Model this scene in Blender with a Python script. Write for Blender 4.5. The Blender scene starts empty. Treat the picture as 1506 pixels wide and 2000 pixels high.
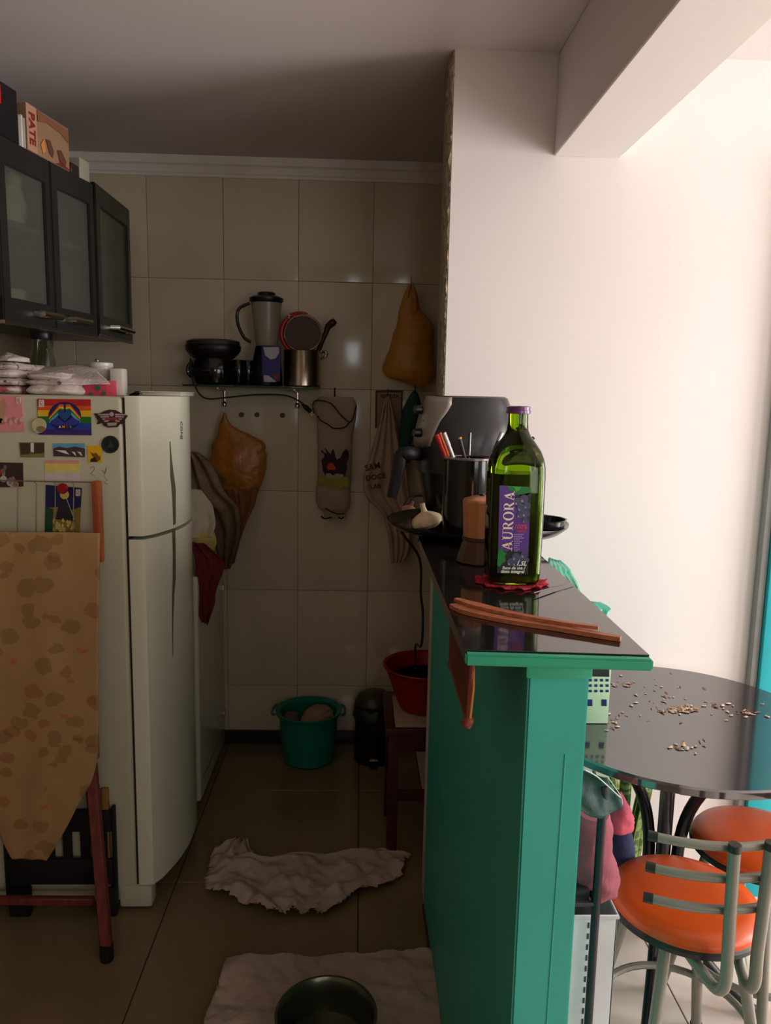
import bpy, bmesh, math, random
from mathutils import Vector, Matrix, noise
random.seed(7)
C = bpy.context.scene.collection
D = bpy.data
R = math.radians
# ------------------------------------------------------------------ camera
F, CAMZ = 1500.0, 1.52
PITCH, ROLL, YAW = R(8.5), R(1.15), R(-2.0)
ROT = Matrix.Rotation(YAW, 3, 'Z') @ Matrix.Rotation(math.pi/2 - PITCH, 3, 'X') @ Matrix.Rotation(ROLL, 3, 'Z')
cam_d = D.cameras.new('camera'); cam = D.objects.new('camera', cam_d); C.objects.link(cam)
cam.matrix_world = Matrix.Translation((0, 0, CAMZ)) @ ROT.to_4x4()
cam_d.sensor_fit = 'HORIZONTAL'; cam_d.sensor_width = 36; cam_d.lens = 36 * F / 1506
cam_d.clip_start = .02
bpy.context.scene.camera = cam
# ------------------------------------------------------------------ world, light, exposure
sc = bpy.context.scene
sc.view_settings.view_transform = 'Standard'; sc.view_settings.look = 'None'
sc.view_settings.gamma = 1; sc.view_settings.use_curve_mapping = False
sc.view_settings.exposure = 0.0
w = D.worlds.new('world'); sc.world = w; w.use_nodes = True
w.node_tree.nodes['Background'].inputs[0].default_value = (.80, .90, 1, 1)
w.node_tree.nodes['Background'].inputs[1].default_value = 1.0
def area(name, loc, direction, sx, sy, energy, col):
    l = D.lights.new(name, 'AREA'); l.shape = 'RECTANGLE'; l.size = sx; l.size_y = sy
    l.energy = energy; l.color = col
    o = D.objects.new(name, l); C.objects.link(o); o.location = loc
    o.rotation_euler = Vector(direction).to_track_quat('-Z', 'Y').to_euler()
    return o
# daylight through the balcony opening in the right wall, and through the window behind the camera
area('balcony_daylight', (2.98, 1.36, 1.2), (-1, 0, 0), 1.0, 1.9, 84, (1, .955, .94))
area('rear_window_daylight', (1.9, -2.53, 1.5), (-.05, 1, -.03), 1.3, 1.1, 15, (1, .94, .90))
area('added_side_light', (2.98, -.3, 1.5), (-1, 0, 0), 1.2, 1.1, 34, (1, .955, .93))  # added unseen side source, placed so the half wall shades the lower fridge
area('small_rear_window_daylight', (.30, -2.53, 1.78), (0, 1, 0), .40, .55, 3.4, (.95, .97, 1))

# ------------------------------------------------------------------ pixel -> point on a known plane of the place
def ray(x, y): return ROT @ Vector(((x-753)/F, -(y-1000)/F, -1))
def PY(x, y, Y): r = ray(x, y); t = Y/r.y; return Vector((r.x*t, Y, r.z*t+CAMZ))
def PZ(x, y, Z): r = ray(x, y); t = (Z-CAMZ)/r.z; return Vector((r.x*t, r.y*t, Z))

# ------------------------------------------------------------------ materials
def lin(c): return tuple(((v/255+.055)/1.055)**2.4 if v > 10 else v/255/12.92 for v in c) + (1,)
MATS = {}
def mat(name, rgb, rough=.5, metal=0, var=.06, vs=12, bump=0, bs=60, spec=.5, rgb2=None, thr=None, trans=0, ior=1.45, coat=0, sheen=0, alpha=1, scale3=None, vdetail=3, aniso=None):
    """principled with noise-varied colour; rgb2/thr: second colour in noise blotches"""
    if name in MATS: return MATS[name]
    m = D.materials.new(name); m.use_nodes = True; MATS[name] = m
    nt = m.node_tree; N = nt.nodes; L = nt.links; b = N['Principled BSDF']
    tc = N.new('ShaderNodeTexCoord'); src = tc.outputs['Object']
    if scale3:
        mp = N.new('ShaderNodeMapping'); mp.inputs['Scale'].default_value = scale3
        L.new(src, mp.inputs[0]); src = mp.outputs[0]
    n = N.new('ShaderNodeTexNoise'); n.inputs['Scale'].default_value = vs; n.inputs['Detail'].default_value = vdetail
    L.new(src, n.inputs['Vector'])
    cr = N.new('ShaderNodeValToRGB'); c = lin(rgb)
    if rgb2:
        c2 = lin(rgb2); t = thr or .5
        cr.color_ramp.elements[0].position = t-.04; cr.color_ramp.elements[1].position = t+.04
        cr.color_ramp.elements[0].color = c; cr.color_ramp.elements[1].color = c2
    else:
        cr.color_ramp.elements[0].position = .3; cr.color_ramp.elements[1].position = .7
        cr.color_ramp.elements[0].color = tuple(v*(1-var) for v in c[:3])+(1,)
        cr.color_ramp.elements[1].color = tuple(min(1, v*(1+var)) for v in c[:3])+(1,)
    L.new(n.outputs['Fac'], cr.inputs[0]); L.new(cr.outputs[0], b.inputs['Base Color'])
    b.inputs['Roughness'].default_value = rough; b.inputs['Metallic'].default_value = metal
    b.inputs['Specular IOR Level'].default_value = spec; b.inputs['IOR'].default_value = ior
    b.inputs['Transmission Weight'].default_value = trans; b.inputs['Coat Weight'].default_value = coat
    b.inputs['Sheen Weight'].default_value = sheen; b.inputs['Alpha'].default_value = alpha
    if bump:
        n2 = N.new('ShaderNodeTexNoise'); n2.inputs['Scale'].default_value = bs; n2.inputs['Detail'].default_value = 4
        L.new(src, n2.inputs['Vector'])
        bp = N.new('ShaderNodeBump'); bp.inputs['Strength'].default_value = bump; bp.inputs['Distance'].default_value = .01
        L.new(n2.outputs['Fac'], bp.inputs['Height']); L.new(bp.outputs[0], b.inputs['Normal'])
    return m

# ------------------------------------------------------------------ mesh helpers
def box(bm, a, b, bev=0, seg=2):
    a, b = Vector(a), Vector(b)
    t = bmesh.new()
    bmesh.ops.create_cube(t, size=1)
    s = b-a; c = (a+b)/2
    for v in t.verts: v.co = Vector((v.co.x*s.x, v.co.y*s.y, v.co.z*s.z))+c
    if bev: bmesh.ops.bevel(t, geom=list(t.edges), offset=bev, segments=seg, affect='EDGES', profile=.6)
    join(bm, t); return bm
def join(bm, t, M=None):
    if M is not None: bmesh.ops.transform(t, matrix=M, verts=t.verts)
    me = D.meshes.new('tmp'); t.to_mesh(me); bm.from_mesh(me); D.meshes.remove(me); t.free()
def nb(): return bmesh.new()
def lathe(bm, prof, c=(0, 0, 0), n=32, sx=1, sy=1, sq=0, caps=True, wob=0):
    """prof: (radius, z). sq>0: squarish section"""
    rings = []
    for k, (r, z) in enumerate(prof):
        ring = []
        for i in range(n):
            a = 2*math.pi*i/n; ca, sa = math.cos(a), math.sin(a)
            q = sq[k] if isinstance(sq, (list, tuple)) else sq
            e = 2+q
            rr = r/((abs(ca)**e+abs(sa)**e)**(1/e))
            if wob: rr *= 1+wob*noise.noise(Vector((ca*2, sa*2, z*8)))
            ring.append(bm.verts.new((c[0]+rr*ca*sx, c[1]+rr*sa*sy, c[2]+z)))
        rings.append(ring)
    for a, b in zip(rings, rings[1:]):
        for i in range(n): bm.faces.new((a[i], a[(i+1) % n], b[(i+1) % n], b[i]))
    if caps:
        if prof[0][0] > 1e-5: bm.faces.new(rings[0][::-1])
        if prof[-1][0] > 1e-5: bm.faces.new(rings[-1])
    return bm
def smooth_path(pts, n=6):
    P = [Vector(p) for p in pts]; out = []
    for i in range(len(P)-1):
        p0 = P[max(i-1, 0)]; p1 = P[i]; p2 = P[i+1]; p3 = P[min(i+2, len(P)-1)]
        for k in range(n):
            t = k/n
            out.append(.5*((2*p1)+(p2-p0)*t+(2*p0-5*p1+4*p2-p3)*t*t+(3*p1-p0-3*p2+p3)*t**3))
    out.append(P[-1]); return out
def tube(bm, pts, r, n=10, curve=0, flat=1.0, up=None):
    P = smooth_path(pts, curve) if curve else [Vector(p) for p in pts]
    rr = r if isinstance(r, (list, tuple)) else None
    rings = []; prev = None
    for i, p in enumerate(P):
        d = (P[min(i+1, len(P)-1)]-P[max(i-1, 0)]).normalized()
        if prev is None:
            u = Vector(up) if up else (Vector((0, 0, 1)) if abs(d.z) < .9 else Vector((1, 0, 0)))
        else: u = prev
        u = (u-d*u.dot(d)).normalized(); prev = u; v = d.cross(u)
        if rr: f = i/(len(P)-1)*(len(rr)-1); k = min(int(f), len(rr)-2); q = rr[k]+(rr[k+1]-rr[k])*(f-k)
        else: q = r
        rings.append([bm.verts.new(p+(u*math.cos(2*math.pi*j/n)*flat+v*math.sin(2*math.pi*j/n))*q) for j in range(n)])
    for a, b in zip(rings, rings[1:]):
        for j in range(n): bm.faces.new((a[j], a[(j+1) % n], b[(j+1) % n], b[j]))
    bm.faces.new(rings[0][::-1]); bm.faces.new(rings[-1]); return bm
def prism(bm, pts, off):
    """pts: 3-D outline, extruded by vector off"""
    off = Vector(off)
    a = [bm.verts.new(Vector(p)) for p in pts]; b = [bm.verts.new(Vector(p)+off) for p in pts]
    bm.faces.new(a); bm.faces.new(b[::-1])
    for i in range(len(a)): bm.faces.new((a[i], b[i], b[(i+1) % len(a)], a[(i+1) % len(a)]))
    return bm
def grid(bm, rows):
    V = [[bm.verts.new(p) for p in r] for r in rows]
    for a, b in zip(V, V[1:]):
        for i in range(len(a)-1): bm.faces.new((a[i], a[i+1], b[i+1], b[i]))
    return bm
def sheet(edges, nu=24, nv=6, wr=.01, ws=18, nrm=(0, -1, 0), seed=0, rag=0, vfold=0, vk=30):
    """edges: list of (left, right) 3-D points top to bottom; wrinkled along nrm; rag frays the border"""
    Ls = smooth_path([e[0] for e in edges], nv); Rs = smooth_path([e[1] for e in edges], nv)
    nrm = Vector(nrm); rows = []
    for k, (l, r) in enumerate(zip(Ls, Rs)):
        row = []
        for i in range(nu+1):
            u = i/nu
            p = l.lerp(r, u)
            h = wr*(noise.noise(p*ws+Vector((seed, 0, 0)))+.5*noise.noise(p*ws*2.3+Vector((0, seed, 0))))
            if vfold: h += vfold*math.sin(u*vk+2*noise.noise(p*6+Vector((seed, 1, 1))))
            p = p+nrm*(h+wr*.8)
            if rag and (i in (0, nu) or k in (0, len(Ls)-1)):
                p = p+Vector((random.uniform(-rag, rag), random.uniform(-rag, rag), 0))
            row.append(p)
        rows.append(row)
    return grid(nb(), rows)
def blob(rows, n=24, wr=.06, ws=14, seed=0, nv=5):
    """rows: (centre, half width x, half depth y); closed puffy shape"""
    cs = smooth_path([r[0] for r in rows], nv)
    hs = smooth_path([Vector((r[1], r[2], 0)) for r in rows], nv)
    bm = nb(); rings = []
    for c, h in zip(cs, hs):
        ring = []
        for i in range(n):
            a = 2*math.pi*i/n
            d = Vector((math.cos(a)*h.x, math.sin(a)*h.y, 0))
            f = 1+wr*(noise.noise((c+d)*ws+Vector((seed, seed, 0)))+.6*noise.noise((c+d)*ws*2.5+Vector((seed, 0, 3))))*2
            ring.append(bm.verts.new(c+d*f))
        rings.append(ring)
    for a, b in zip(rings, rings[1:]):
        for i in range(n): bm.faces.new((a[i], a[(i+1) % n], b[(i+1) % n], b[i]))
    bm.faces.new(rings[0][::-1]); bm.faces.new(rings[-1]); return bm
WL = {}
def tag(o, label=None, cat=None, group=None, kind=None):
    if label: o['label'] = label
    if cat: o['category'] = cat
    if group: o['group'] = group
    if kind: o['kind'] = kind
    return o
def obj(name, bm, m, parent=None, smooth=True, solid=0, sub=0, label=None, cat=None, group=None, kind=None, ang=40):
    bmesh.ops.remove_doubles(bm, verts=bm.verts, dist=1e-6)
    bmesh.ops.recalc_face_normals(bm, faces=bm.faces)
    me = D.meshes.new(name); bm.to_mesh(me); bm.free()
    me.materials.append(m)
    o = D.objects.new(name, me); C.objects.link(o)
    if smooth:
        for p in me.polygons: p.use_smooth = True
        me.set_sharp_from_angle(angle=R(ang))
    if parent is not None:
        o.parent = parent; o.matrix_parent_inverse = Matrix.Translation(-WL.get(parent, Vector()))
    elif kind != 'structure' and me.vertices:
        xs = [v.co for v in me.vertices]
        b = Vector((sum(v.x for v in xs)/len(xs), sum(v.y for v in xs)/len(xs), min(v.z for v in xs)))
        me.transform(Matrix.Translation(-b)); o.location = b; WL[o] = b
    if solid:
        s = o.modifiers.new('thickness', 'SOLIDIFY'); s.thickness = solid; s.offset = 0
    if sub:
        s = o.modifiers.new('smooth', 'SUBSURF'); s.levels = sub; s.render_levels = sub
    return tag(o, label, cat, group, kind)
def thing(name, label, cat, loc=(0, 0, 0), group=None):
    o = D.objects.new(name, None); C.objects.link(o); o.location = loc; WL[o] = Vector(loc)
    o.empty_display_size = .05
    return tag(o, label, cat, group)
def copy_tree(o, parent=None):
    c = o.copy(); C.objects.link(c)
    if parent: c.parent = parent
    for ch in list(o.children): copy_tree(ch, c)
    return c
def pbox(x0, y0, x1, y1, Y, dep, bev=.004, bm=None):
    a = PY(x0, (y0+y1)/2, Y); b = PY(x1, (y0+y1)/2, Y); t = PY((x0+x1)/2, y0, Y); u = PY((x0+x1)/2, y1, Y)
    return box(bm or nb(), (a.x, Y, u.z), (b.x, Y+dep, t.z), bev)
def text_bm(s, size, ext=.0004, bold=0, shear=0):
    cu = D.curves.new('lettering', 'FONT'); cu.body = s; cu.size = size; cu.extrude = ext; cu.offset = bold; cu.shear = shear
    cu.align_x = 'CENTER'; cu.align_y = 'CENTER'; cu.resolution_u = 2
    o = D.objects.new('lettering', cu); C.objects.link(o)
    dg = bpy.context.evaluated_depsgraph_get(); me = D.meshes.new_from_object(o.evaluated_get(dg))
    bm = bmesh.new(); bm.from_mesh(me); D.objects.remove(o); D.curves.remove(cu); D.meshes.remove(me)
    return bm
def place(bm, loc, rx=90, ry=0, rz=0):
    bmesh.ops.transform(bm, matrix=Matrix.Translation(loc) @ Matrix.Rotation(R(rz), 4, 'Z') @ Matrix.Rotation(R(ry), 4, 'Y') @ Matrix.Rotation(R(rx), 4, 'X'), verts=bm.verts)
    return bm

# ------------------------------------------------------------------ the setting
YB, YW, CE = 3.22, 2.2, 2.44          # tiled back wall, white wall, ceiling
XL, XR = -1.25, 3.0
plaster = mat('white_wall_paint', (226, 218, 212), .75, var=.02, vs=2, bump=.03, bs=25)
ceilm = mat('ceiling_paint', (214, 204, 202), .8, var=.02, vs=1.5, bump=.03, bs=20)
raw = mat('bare_plaster', (176, 162, 132), .95, var=.35, vs=55, bump=1.0, bs=90)
grout = mat('wall_grout', (148, 138, 114), .85)
tilem = mat('cream_wall_tile', (212, 200, 170), .11, var=.04, vs=3, bump=.05, bs=7)
fgrout = mat('floor_grout', (60, 46, 34), .9)
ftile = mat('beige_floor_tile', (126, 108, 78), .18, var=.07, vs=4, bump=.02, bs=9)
green = mat('green_wall_paint', (54, 170, 152), .5, var=.06, vs=5, bump=.06, bs=22)
stone = mat('black_granite', (32, 28, 27), .07, var=.5, vs=160, ior=2.05)

fl = obj('floor', box(nb(), (XL-.1, -2.7, -.12), (XR+.1, YB+.1, -.004)), fgrout, kind='structure', smooth=False)
TS = .572
tm = None
ix0, iy0 = -.557-2*TS, 1.66-7*TS
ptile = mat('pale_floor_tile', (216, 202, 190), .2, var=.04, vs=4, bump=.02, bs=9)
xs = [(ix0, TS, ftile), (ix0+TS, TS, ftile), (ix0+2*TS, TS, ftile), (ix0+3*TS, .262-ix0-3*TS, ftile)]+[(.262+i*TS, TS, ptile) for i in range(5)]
tms = {}
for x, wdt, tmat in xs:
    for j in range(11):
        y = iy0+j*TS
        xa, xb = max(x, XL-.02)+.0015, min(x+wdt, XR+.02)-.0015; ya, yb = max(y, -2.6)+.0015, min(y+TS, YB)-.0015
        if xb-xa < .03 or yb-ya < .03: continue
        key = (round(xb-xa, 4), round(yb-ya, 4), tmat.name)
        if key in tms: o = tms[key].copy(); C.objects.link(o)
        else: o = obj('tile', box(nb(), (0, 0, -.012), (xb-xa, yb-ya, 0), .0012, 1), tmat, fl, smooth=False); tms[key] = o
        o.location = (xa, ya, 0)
obj('ceiling', box(nb(), (XL-.1, -2.7, CE), (XR+.1, YB+.1, CE+.1)), ceilm, kind='structure')
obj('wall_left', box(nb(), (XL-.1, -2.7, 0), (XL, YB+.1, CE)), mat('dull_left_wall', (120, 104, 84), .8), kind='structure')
# right wall with the balcony opening
bm = nb()
box(bm, (XR, -2.7, 0), (XR+.12, -.92, CE)); box(bm, (XR, .32, 0), (XR+.12, .84, CE)); box(bm, (XR, -.92, 0), (XR+.12, .32, .93)); box(bm, (XR, -.92, 2.07), (XR+.12, .32, CE)); box(bm, (XR, 1.88, 0), (XR+.12, YW+.15, CE)); box(bm, (XR, .84, 2.17), (XR+.12, 1.88, CE)); box(bm, (XR, .84, 0), (XR+.12, 1.88, .23))
obj('wall_right', bm, plaster, kind='structure')
bm = nb()
box(bm, (XL, -2.7, 0), (.09, -2.55, CE)); box(bm, (.51, -2.7, 0), (1.24, -2.55, CE)); box(bm, (.09, -2.7, 0), (.51, -2.55, 1.49)); box(bm, (.09, -2.7, 2.07), (.51, -2.55, CE)); box(bm, (2.56, -2.7, 0), (XR, -2.55, CE)); box(bm, (1.24, -2.7, 2.06), (2.56, -2.55, CE)); box(bm, (1.24, -2.7, 0), (2.56, -2.55, .94))
obj('wall_rear', bm, mat('brown_rear_wall', (122, 100, 82), .8), kind='structure')
obj('wall_kitchen_right', box(nb(), (1.3, YW+.15, 0), (1.4, YB, CE)), MATS['dull_left_wall'], kind='structure')
# white wall that ends in a hacked-off edge at the kitchen opening
W0 = .232
obj('wall_front', box(nb(), (W0+.006, YW, 0), (XR, YW+.15, CE)), plaster, kind='structure')
# the broken end: irregular strip of bare plaster
bm = nb(); rows = []
nz = 150
for k in range(nz+1):
    z = 1.19+(CE-1.19-.002)*k/nz; row = []
    for i in range(7):
        y = YW+.002+.10*i/6
        edge = i in (0, 6)
        x = W0-.002+.007*noise.noise(Vector((y*40, 0, z*22)))+.004*noise.noise(Vector((y*90, 3, z*80)))
        if edge: x += .004; y += .005*noise.noise(Vector((i, 0, z*25)))
        row.append(Vector((x, y, z)))
    rows.append([Vector((W0+.012, rows and YW+.001 or YW+.001, z))]+row+[Vector((W0+.012, YW+.103, z))])
grid(bm, rows)
obj('trim_1', bm, raw, kind='structure', ang=20)
obj('trim_2', box(nb(), (W0-.004, YW+.1, 0), (W0+.01, YW+.151, CE-.001), .002), mat('grey_jamb_paint', (150, 136, 118), .8), kind='structure')
# beam
obj('ceiling_beam', box(nb(), (.517, -2.55, 2.18), (.700, YW, CE), .003, 1), plaster, kind='structure')
# tiled back wall
bw = obj('wall_back', box(nb(), (XL, YB+.006, 0), (1.4, YB+.1, CE)), grout, kind='structure')
cols = [-.559+.3005*i for i in range(-3, 7)]
rws = [-.163, .265, .693, 1.121, 1.549, 1.977, 2.405]
tm = None
for i in range(len(cols)-1):
    for j in range(len(rws)-1):
        a, b = max(cols[i], XL)+.0007, cols[i+1]-.0007
        c, d = max(rws[j], 0)+.0007, rws[j+1]-.0007
        full = b-a > .297 and d-c > .42
        if full and tm: o = tm.copy(); C.objects.link(o)
        else:
            o = obj('tile', box(nb(), (0, 0, 0), (b-a, .008, d-c), .0016, 3), tilem, bw)
            if full: tm = o
        o.location = (a+random.uniform(-.0003, .0003), YB, c); o.rotation_euler = (R(random.uniform(-.25, .25)), 0, R(random.uniform(-.3, .3)))
bm = nb()
prof = [(0, 2.366), (.005, 2.366), (.007, 2.376), (.011, 2.38), (.012, 2.392), (.018, 2.404), (.026, 2.41), (.028, 2.43), (.028, CE), (0, CE)]
prism(bm, [Vector((XL, YB-p[0], p[1])) for p in prof], (2.5, 0, 0))
obj('trim_3', bm, mat('white_moulding', (232, 226, 216), .5), kind='structure', ang=25)
obj('baseboard_back', box(nb(), (XL, YB-.014, 0), (1.3, YB-.001, .062), .004), mat('dark_baseboard', (48, 42, 38), .3), kind='structure')
# green half wall carrying the counter
hw = nb()
prism(hw, [(.227, .965, 0), (.309, .965, 0), (.296, 2.12, 0), (.213, 2.12, 0)], (0, 0, 1.174)); bmesh.ops.bevel(hw, geom=list(hw.edges), offset=.003, segments=2, affect='EDGES')
obj('wall_half', hw, green, kind='structure')
obj('trim_4', box(nb(), (.2135, 2.115, 0), (.233, YW+.001, 1.18), .002), mat('white_unpainted_plaster', (196, 188, 170), .8, var=.1, vs=30), kind='structure')
bm = nb(); tube(bm, [(.272, .965, 0), (.276, .965, .5), (.282, .965, 1.05)], .0012, 5)
obj('trim_5', bm, green, kind='structure')
bm = nb(); tube(bm, [(.2265, .975, .01), (.2125, 2.11, .008)], .006, 6)
obj('baseboard_half', bm, mat('brown_foot_edge', (70, 48, 34), .9), kind='structure')  # thin dark brown line along the foot of the half wall
bm = nb()
prism(bm, [(.143, .972, 1.174), (.383, .956, 1.174), (.390, 1.70, 1.174), (.142, 1.72, 1.174)], (0, 0, .019))
ct = thing('countertop', 'polished black granite countertop with a green painted front edge on the green half wall', 'countertop', (.26, 1.3, 1.165))
obj('slab', bm, stone, ct, smooth=False)
bm = nb()
prism(bm, [(.142, 1.7205, 1.174), (.390, 1.7005, 1.174), (.392, 2.195, 1.174), (.15, 2.195, 1.174)], (0, 0, .019))
obj('slab', bm, stone, ct, smooth=False)
bm = prism(nb(), [(.142, .957, 1.1755), (.384, .941, 1.1755), (.384, .9555, 1.1755), (.142, .9715, 1.1755)], (0, 0, .0155)); bmesh.ops.bevel(bm, geom=list(bm.edges), offset=.0025, segments=2, affect='EDGES')
obj('painted_edge', bm, mat('green_edge_paint', (50, 166, 126), .45, var=.1, vs=14, bump=.1, bs=30), ct)
obj('painted_edge', box(nb(), (.222, .9575, 1.158), (.311, .9655, 1.1755), .004), MATS['green_edge_paint'], ct)
# cyan door frame on the white wall at far right
cy = mat('cyan_frame_paint', (20, 160, 170), .45)
d1 = obj('door_1', box(nb(), (1.27, YW-.012, 0), (2.1, YW-.002, 2.1)), mat('honey_door_wood', (190, 130, 60), .4, var=.3, vs=6, scale3=(8, 1, 1)), kind='structure')
for a, b, z0, z1 in ((1.203, 1.28, 0, 2.1), (2.03, 2.105, 0, 2.1), (1.203, 2.105, 2.1, 2.17)):
    obj('door_frame', box(nb(), (a, YW-.045, z0), (b, YW-.001, z1), .004), cy, d1)
obj('door_panel', box(nb(), (1.40, YW-.02, .2), (1.95, YW-.011, .9), .004), MATS['honey_door_wood'], d1)
obj('trim_6', box(nb(), (1.182, YW-.03, 0), (1.202, YW-.001, 2.17), .003), mat('grey_trim_paint', (150, 150, 148), .6), kind='structure')
exec_after = []
# ------------------------------------------------------------------ fridge
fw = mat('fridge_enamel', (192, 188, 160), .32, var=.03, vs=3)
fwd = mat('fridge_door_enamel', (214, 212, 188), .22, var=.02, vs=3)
dark = mat('black_plastic', (22, 21, 21), .35, var=.2)
dgap = mat('dark_rubber', (40, 38, 30), .7)
fr = thing('fridge', 'tall cream white two-door fridge covered in magnets on its left side', 'fridge', (-.9, 2.36, 0))
FY0, FY1, FZ = 2.10, 2.62, 1.508
def fx(Y):
    t = (Y-FY0)/(FY1-FY0); return -.586+.056*4*t*(1-t)
obj('body', box(nb(), (-1.2, FY0, .06), (-.640, FY1, FZ), .012, 3), fw, fr)
obj('gasket', box(nb(), (-.65, FY0+.008, .075), (-.631, FY1-.008, FZ-.004)), dgap, fr)
def door(z0, z1):
    bm = nb(); n = 22
    pts = [Vector((-.632, FY0, z0)), Vector((-.600, FY0, z0)), Vector((-.590, FY0+.004, z0))]
    for i in range(1, n): Y = FY0+.012+(FY1-FY0-.024)*i/n; pts.append(Vector((fx(Y), Y, z0)))
    pts += [Vector((-.592, FY1-.004, z0)), Vector((-.632, FY1, z0))]
    prism(bm, pts, (0, 0, z1-z0)); return bm
obj('door', door(1.128, FZ+.002), fwd, fr, ang=30)
obj('door', door(.082, 1.118), fwd, fr, ang=30)
# handle grooves follow the bulged front
def fpt(x, y, off=.0008):
    best = None
    for i in range(400):
        Y = FY0+.01+(FY1-FY0-.02)*i/400; P = PY(x, y, Y); e = abs(P.x-fx(Y))
        if best is None or e < best[0]: best = (e, P)
        elif best[0] < .002 and e > best[0]+.01: break
    P = best[1]; return Vector((P.x+off, P.y, P.z))
hm = mat('handle_shadow_grey', (96, 92, 66), .5)
def groove(px):
    bm = nb(); vs = [bm.verts.new(fpt(x, y)) for x, y in px]; bm.faces.new(vs)
    return bm
bm = nb()
Lp = [(331, 862), (332, 900), (332, 930), (335, 955), (337, 990), (338, 1026)]
Rp = [(332.5, 862), (335, 895), (339, 925), (343, 955), (343, 990), (343, 1023)]
grid(bm, [[fpt(*a), fpt(*b)] for a, b in zip(Lp, Rp)])
obj('handle', bm, hm, fr, smooth=False)
bm = nb()
Lp = [(336, 1036), (337, 1090), (337, 1130), (336, 1160), (336, 1220), (337, 1284)]
Rp = [(342, 1033), (343, 1090), (343, 1130), (340, 1160), (338, 1220), (338, 1284)]
grid(bm, [[fpt(*a), fpt(*b)] for a, b in zip(Lp, Rp)])
obj('handle', bm, hm, fr, smooth=False)
# skirt and feet
bm = nb(); box(bm, (-1.19, FY0+.004, .03), (-.62, FY1-.01, .075), .006)
box(bm, (-.69, FY0-.004, .012), (-.594, FY0+.05, .08), .01); obj('plinth', bm, fw, fr)
for x, y in ((-.72, FY0+.03), (-1.15, FY0+.03), (-.7, FY1-.06), (-1.15, FY1-.06)):
    obj('foot', lathe(nb(), [(.016, 0), (.018, .034)], (x, y, 0), 12), dark, fr)
# lettering on the freezer door
for s, yy, sz in (('CON', 838, .020), ('365', 855, .012)):
    bm = text_bm(s, sz, .0002, .0004); P = fpt(353.5, yy, .0012)
    place(bm, P, 90, 90 if s == 'CON' else 0, 74); obj('lettering', bm, mat('faded_print_grey', (110, 104, 88), .5), fr, smooth=False)

# ------------------------------------------------------------------ magnets on the fridge side (Y = 2.10)
SY = FY0
def pl(x, y, o=.002): return PY(x, y, SY-o)
def card(px, th=.0022, o=0): return prism(nb(), [PY(x, y, SY-o-.0002) for x, y in px], (0, -th, 0))
def flat(name, px, m, parent, o=.0026, th=.0004):
    return obj(name, prism(nb(), [PY(x, y, SY-o) for x, y in px], (0, -th, 0)), m, parent, smooth=False)
def circ(cx, cy, rx, ry=None, n=28, a0=0, a1=360):
    ry = ry or rx; return [(cx+rx*math.cos(R(a0+(a1-a0)*i/(n if a1-a0 == 360 else n-1))), cy+ry*math.sin(R(a0+(a1-a0)*i/(n if a1-a0 == 360 else n-1)))) for i in range(n)]
def pm(n, c, r=.45, **k): return mat('print_'+n, c, r, var=.08, vs=40, **k)
red, org, yel, grn, blu, pur = pm('red', (176, 34, 30)), pm('orange', (214, 84, 22)), pm('yellow', (226, 176, 22)), pm('green', (24, 112, 40)), pm('blue', (30, 60, 150)), pm('purple', (58, 36, 110))
wht, pnk, navy, skyb, cream = pm('white', (224, 214, 204)), pm('pink', (222, 140, 140)), pm('navy', (26, 28, 84)), pm('sky', (92, 160, 190)), pm('cream', (226, 214, 170))
def emblem(p, x, y, w, h, o):
    flat('logo', [(x, y), (x+w, y), (x+w, y+h), (x, y+h)], wht, p, o)
    bm = tube(nb(), [PY(x+w*a, y+h*b, SY-o-.0006) for a, b in ((.3, .85), (.3, .2), (.7, .25), (.62, .5), (.4, .55), (.75, .8), (.5, .85))], .0006, 5, 3)
    obj('logo_mark', bm, pm('mark_red', (140, 50, 44)), p)
# rainbow flag magnet
def thg(name, label, cat, x, y, group=None): return thing(name, label, cat, PY(x, y, SY), group)
G = None
r = thg('rainbow_magnet', 'rainbow striped rectangular fridge magnet with two hands forming a heart', 'magnet', 126, 850)
obj('backing', card([(73, 779), (177, 780), (179, 850), (76, 849)]), navy, r, smooth=False)
ys = [779, 792, 801, 813, 826, 838, 849]
for k, m in enumerate((red, org, yel, grn, blu, pur)):
    flat('stripe', [(73+k*.45, ys[k]), (177.2+k*.3, ys[k]+1), (177.5+k*.3, ys[k+1]+1), (73.4+k*.45, ys[k+1])], m, r)
flat('heart_disc', circ(126.5, 813, 32, 28, 36), navy, r, .0032)
for s in (-1, 1):
    for k, m in enumerate((org, yel, grn, skyb)):
        q = k*4.6
        flat('hand', [(126.5+s*2, 790+q), (126.5+s*10, 789.5+q*.9), (126.5+s*31, 815+q*.55), (126.5+s*29, 819+q*.55), (126.5+s*9, 795+q*.9), (126.5+s*2, 795+q)], m, r, .0038+k*.0002)
flat('heart', [(126.5, 823), (114, 810), (113, 804), (117, 800), (122, 801), (126.5, 806), (131, 801), (136, 800), (140, 804), (139, 810)], pm('heart_blue', (24, 70, 130)), r, .005)
flat('palm', [(97, 823), (112, 815), (126.5, 826), (141, 815), (157, 823), (148, 830), (126.5, 832), (105, 830)], pm('palm_blue', (50, 50, 140)), r, .0046)
for i, (ch, m) in enumerate(zip('AMOR', (cream, yel, red, skyb))):
    obj('lettering', place(text_bm(ch, .0085, .0003, .0003), PY(117+i*7, 834, SY-.0056)), m, r, smooth=False)
emblem(r, 76, 781, 10, 14, .0036)
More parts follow.
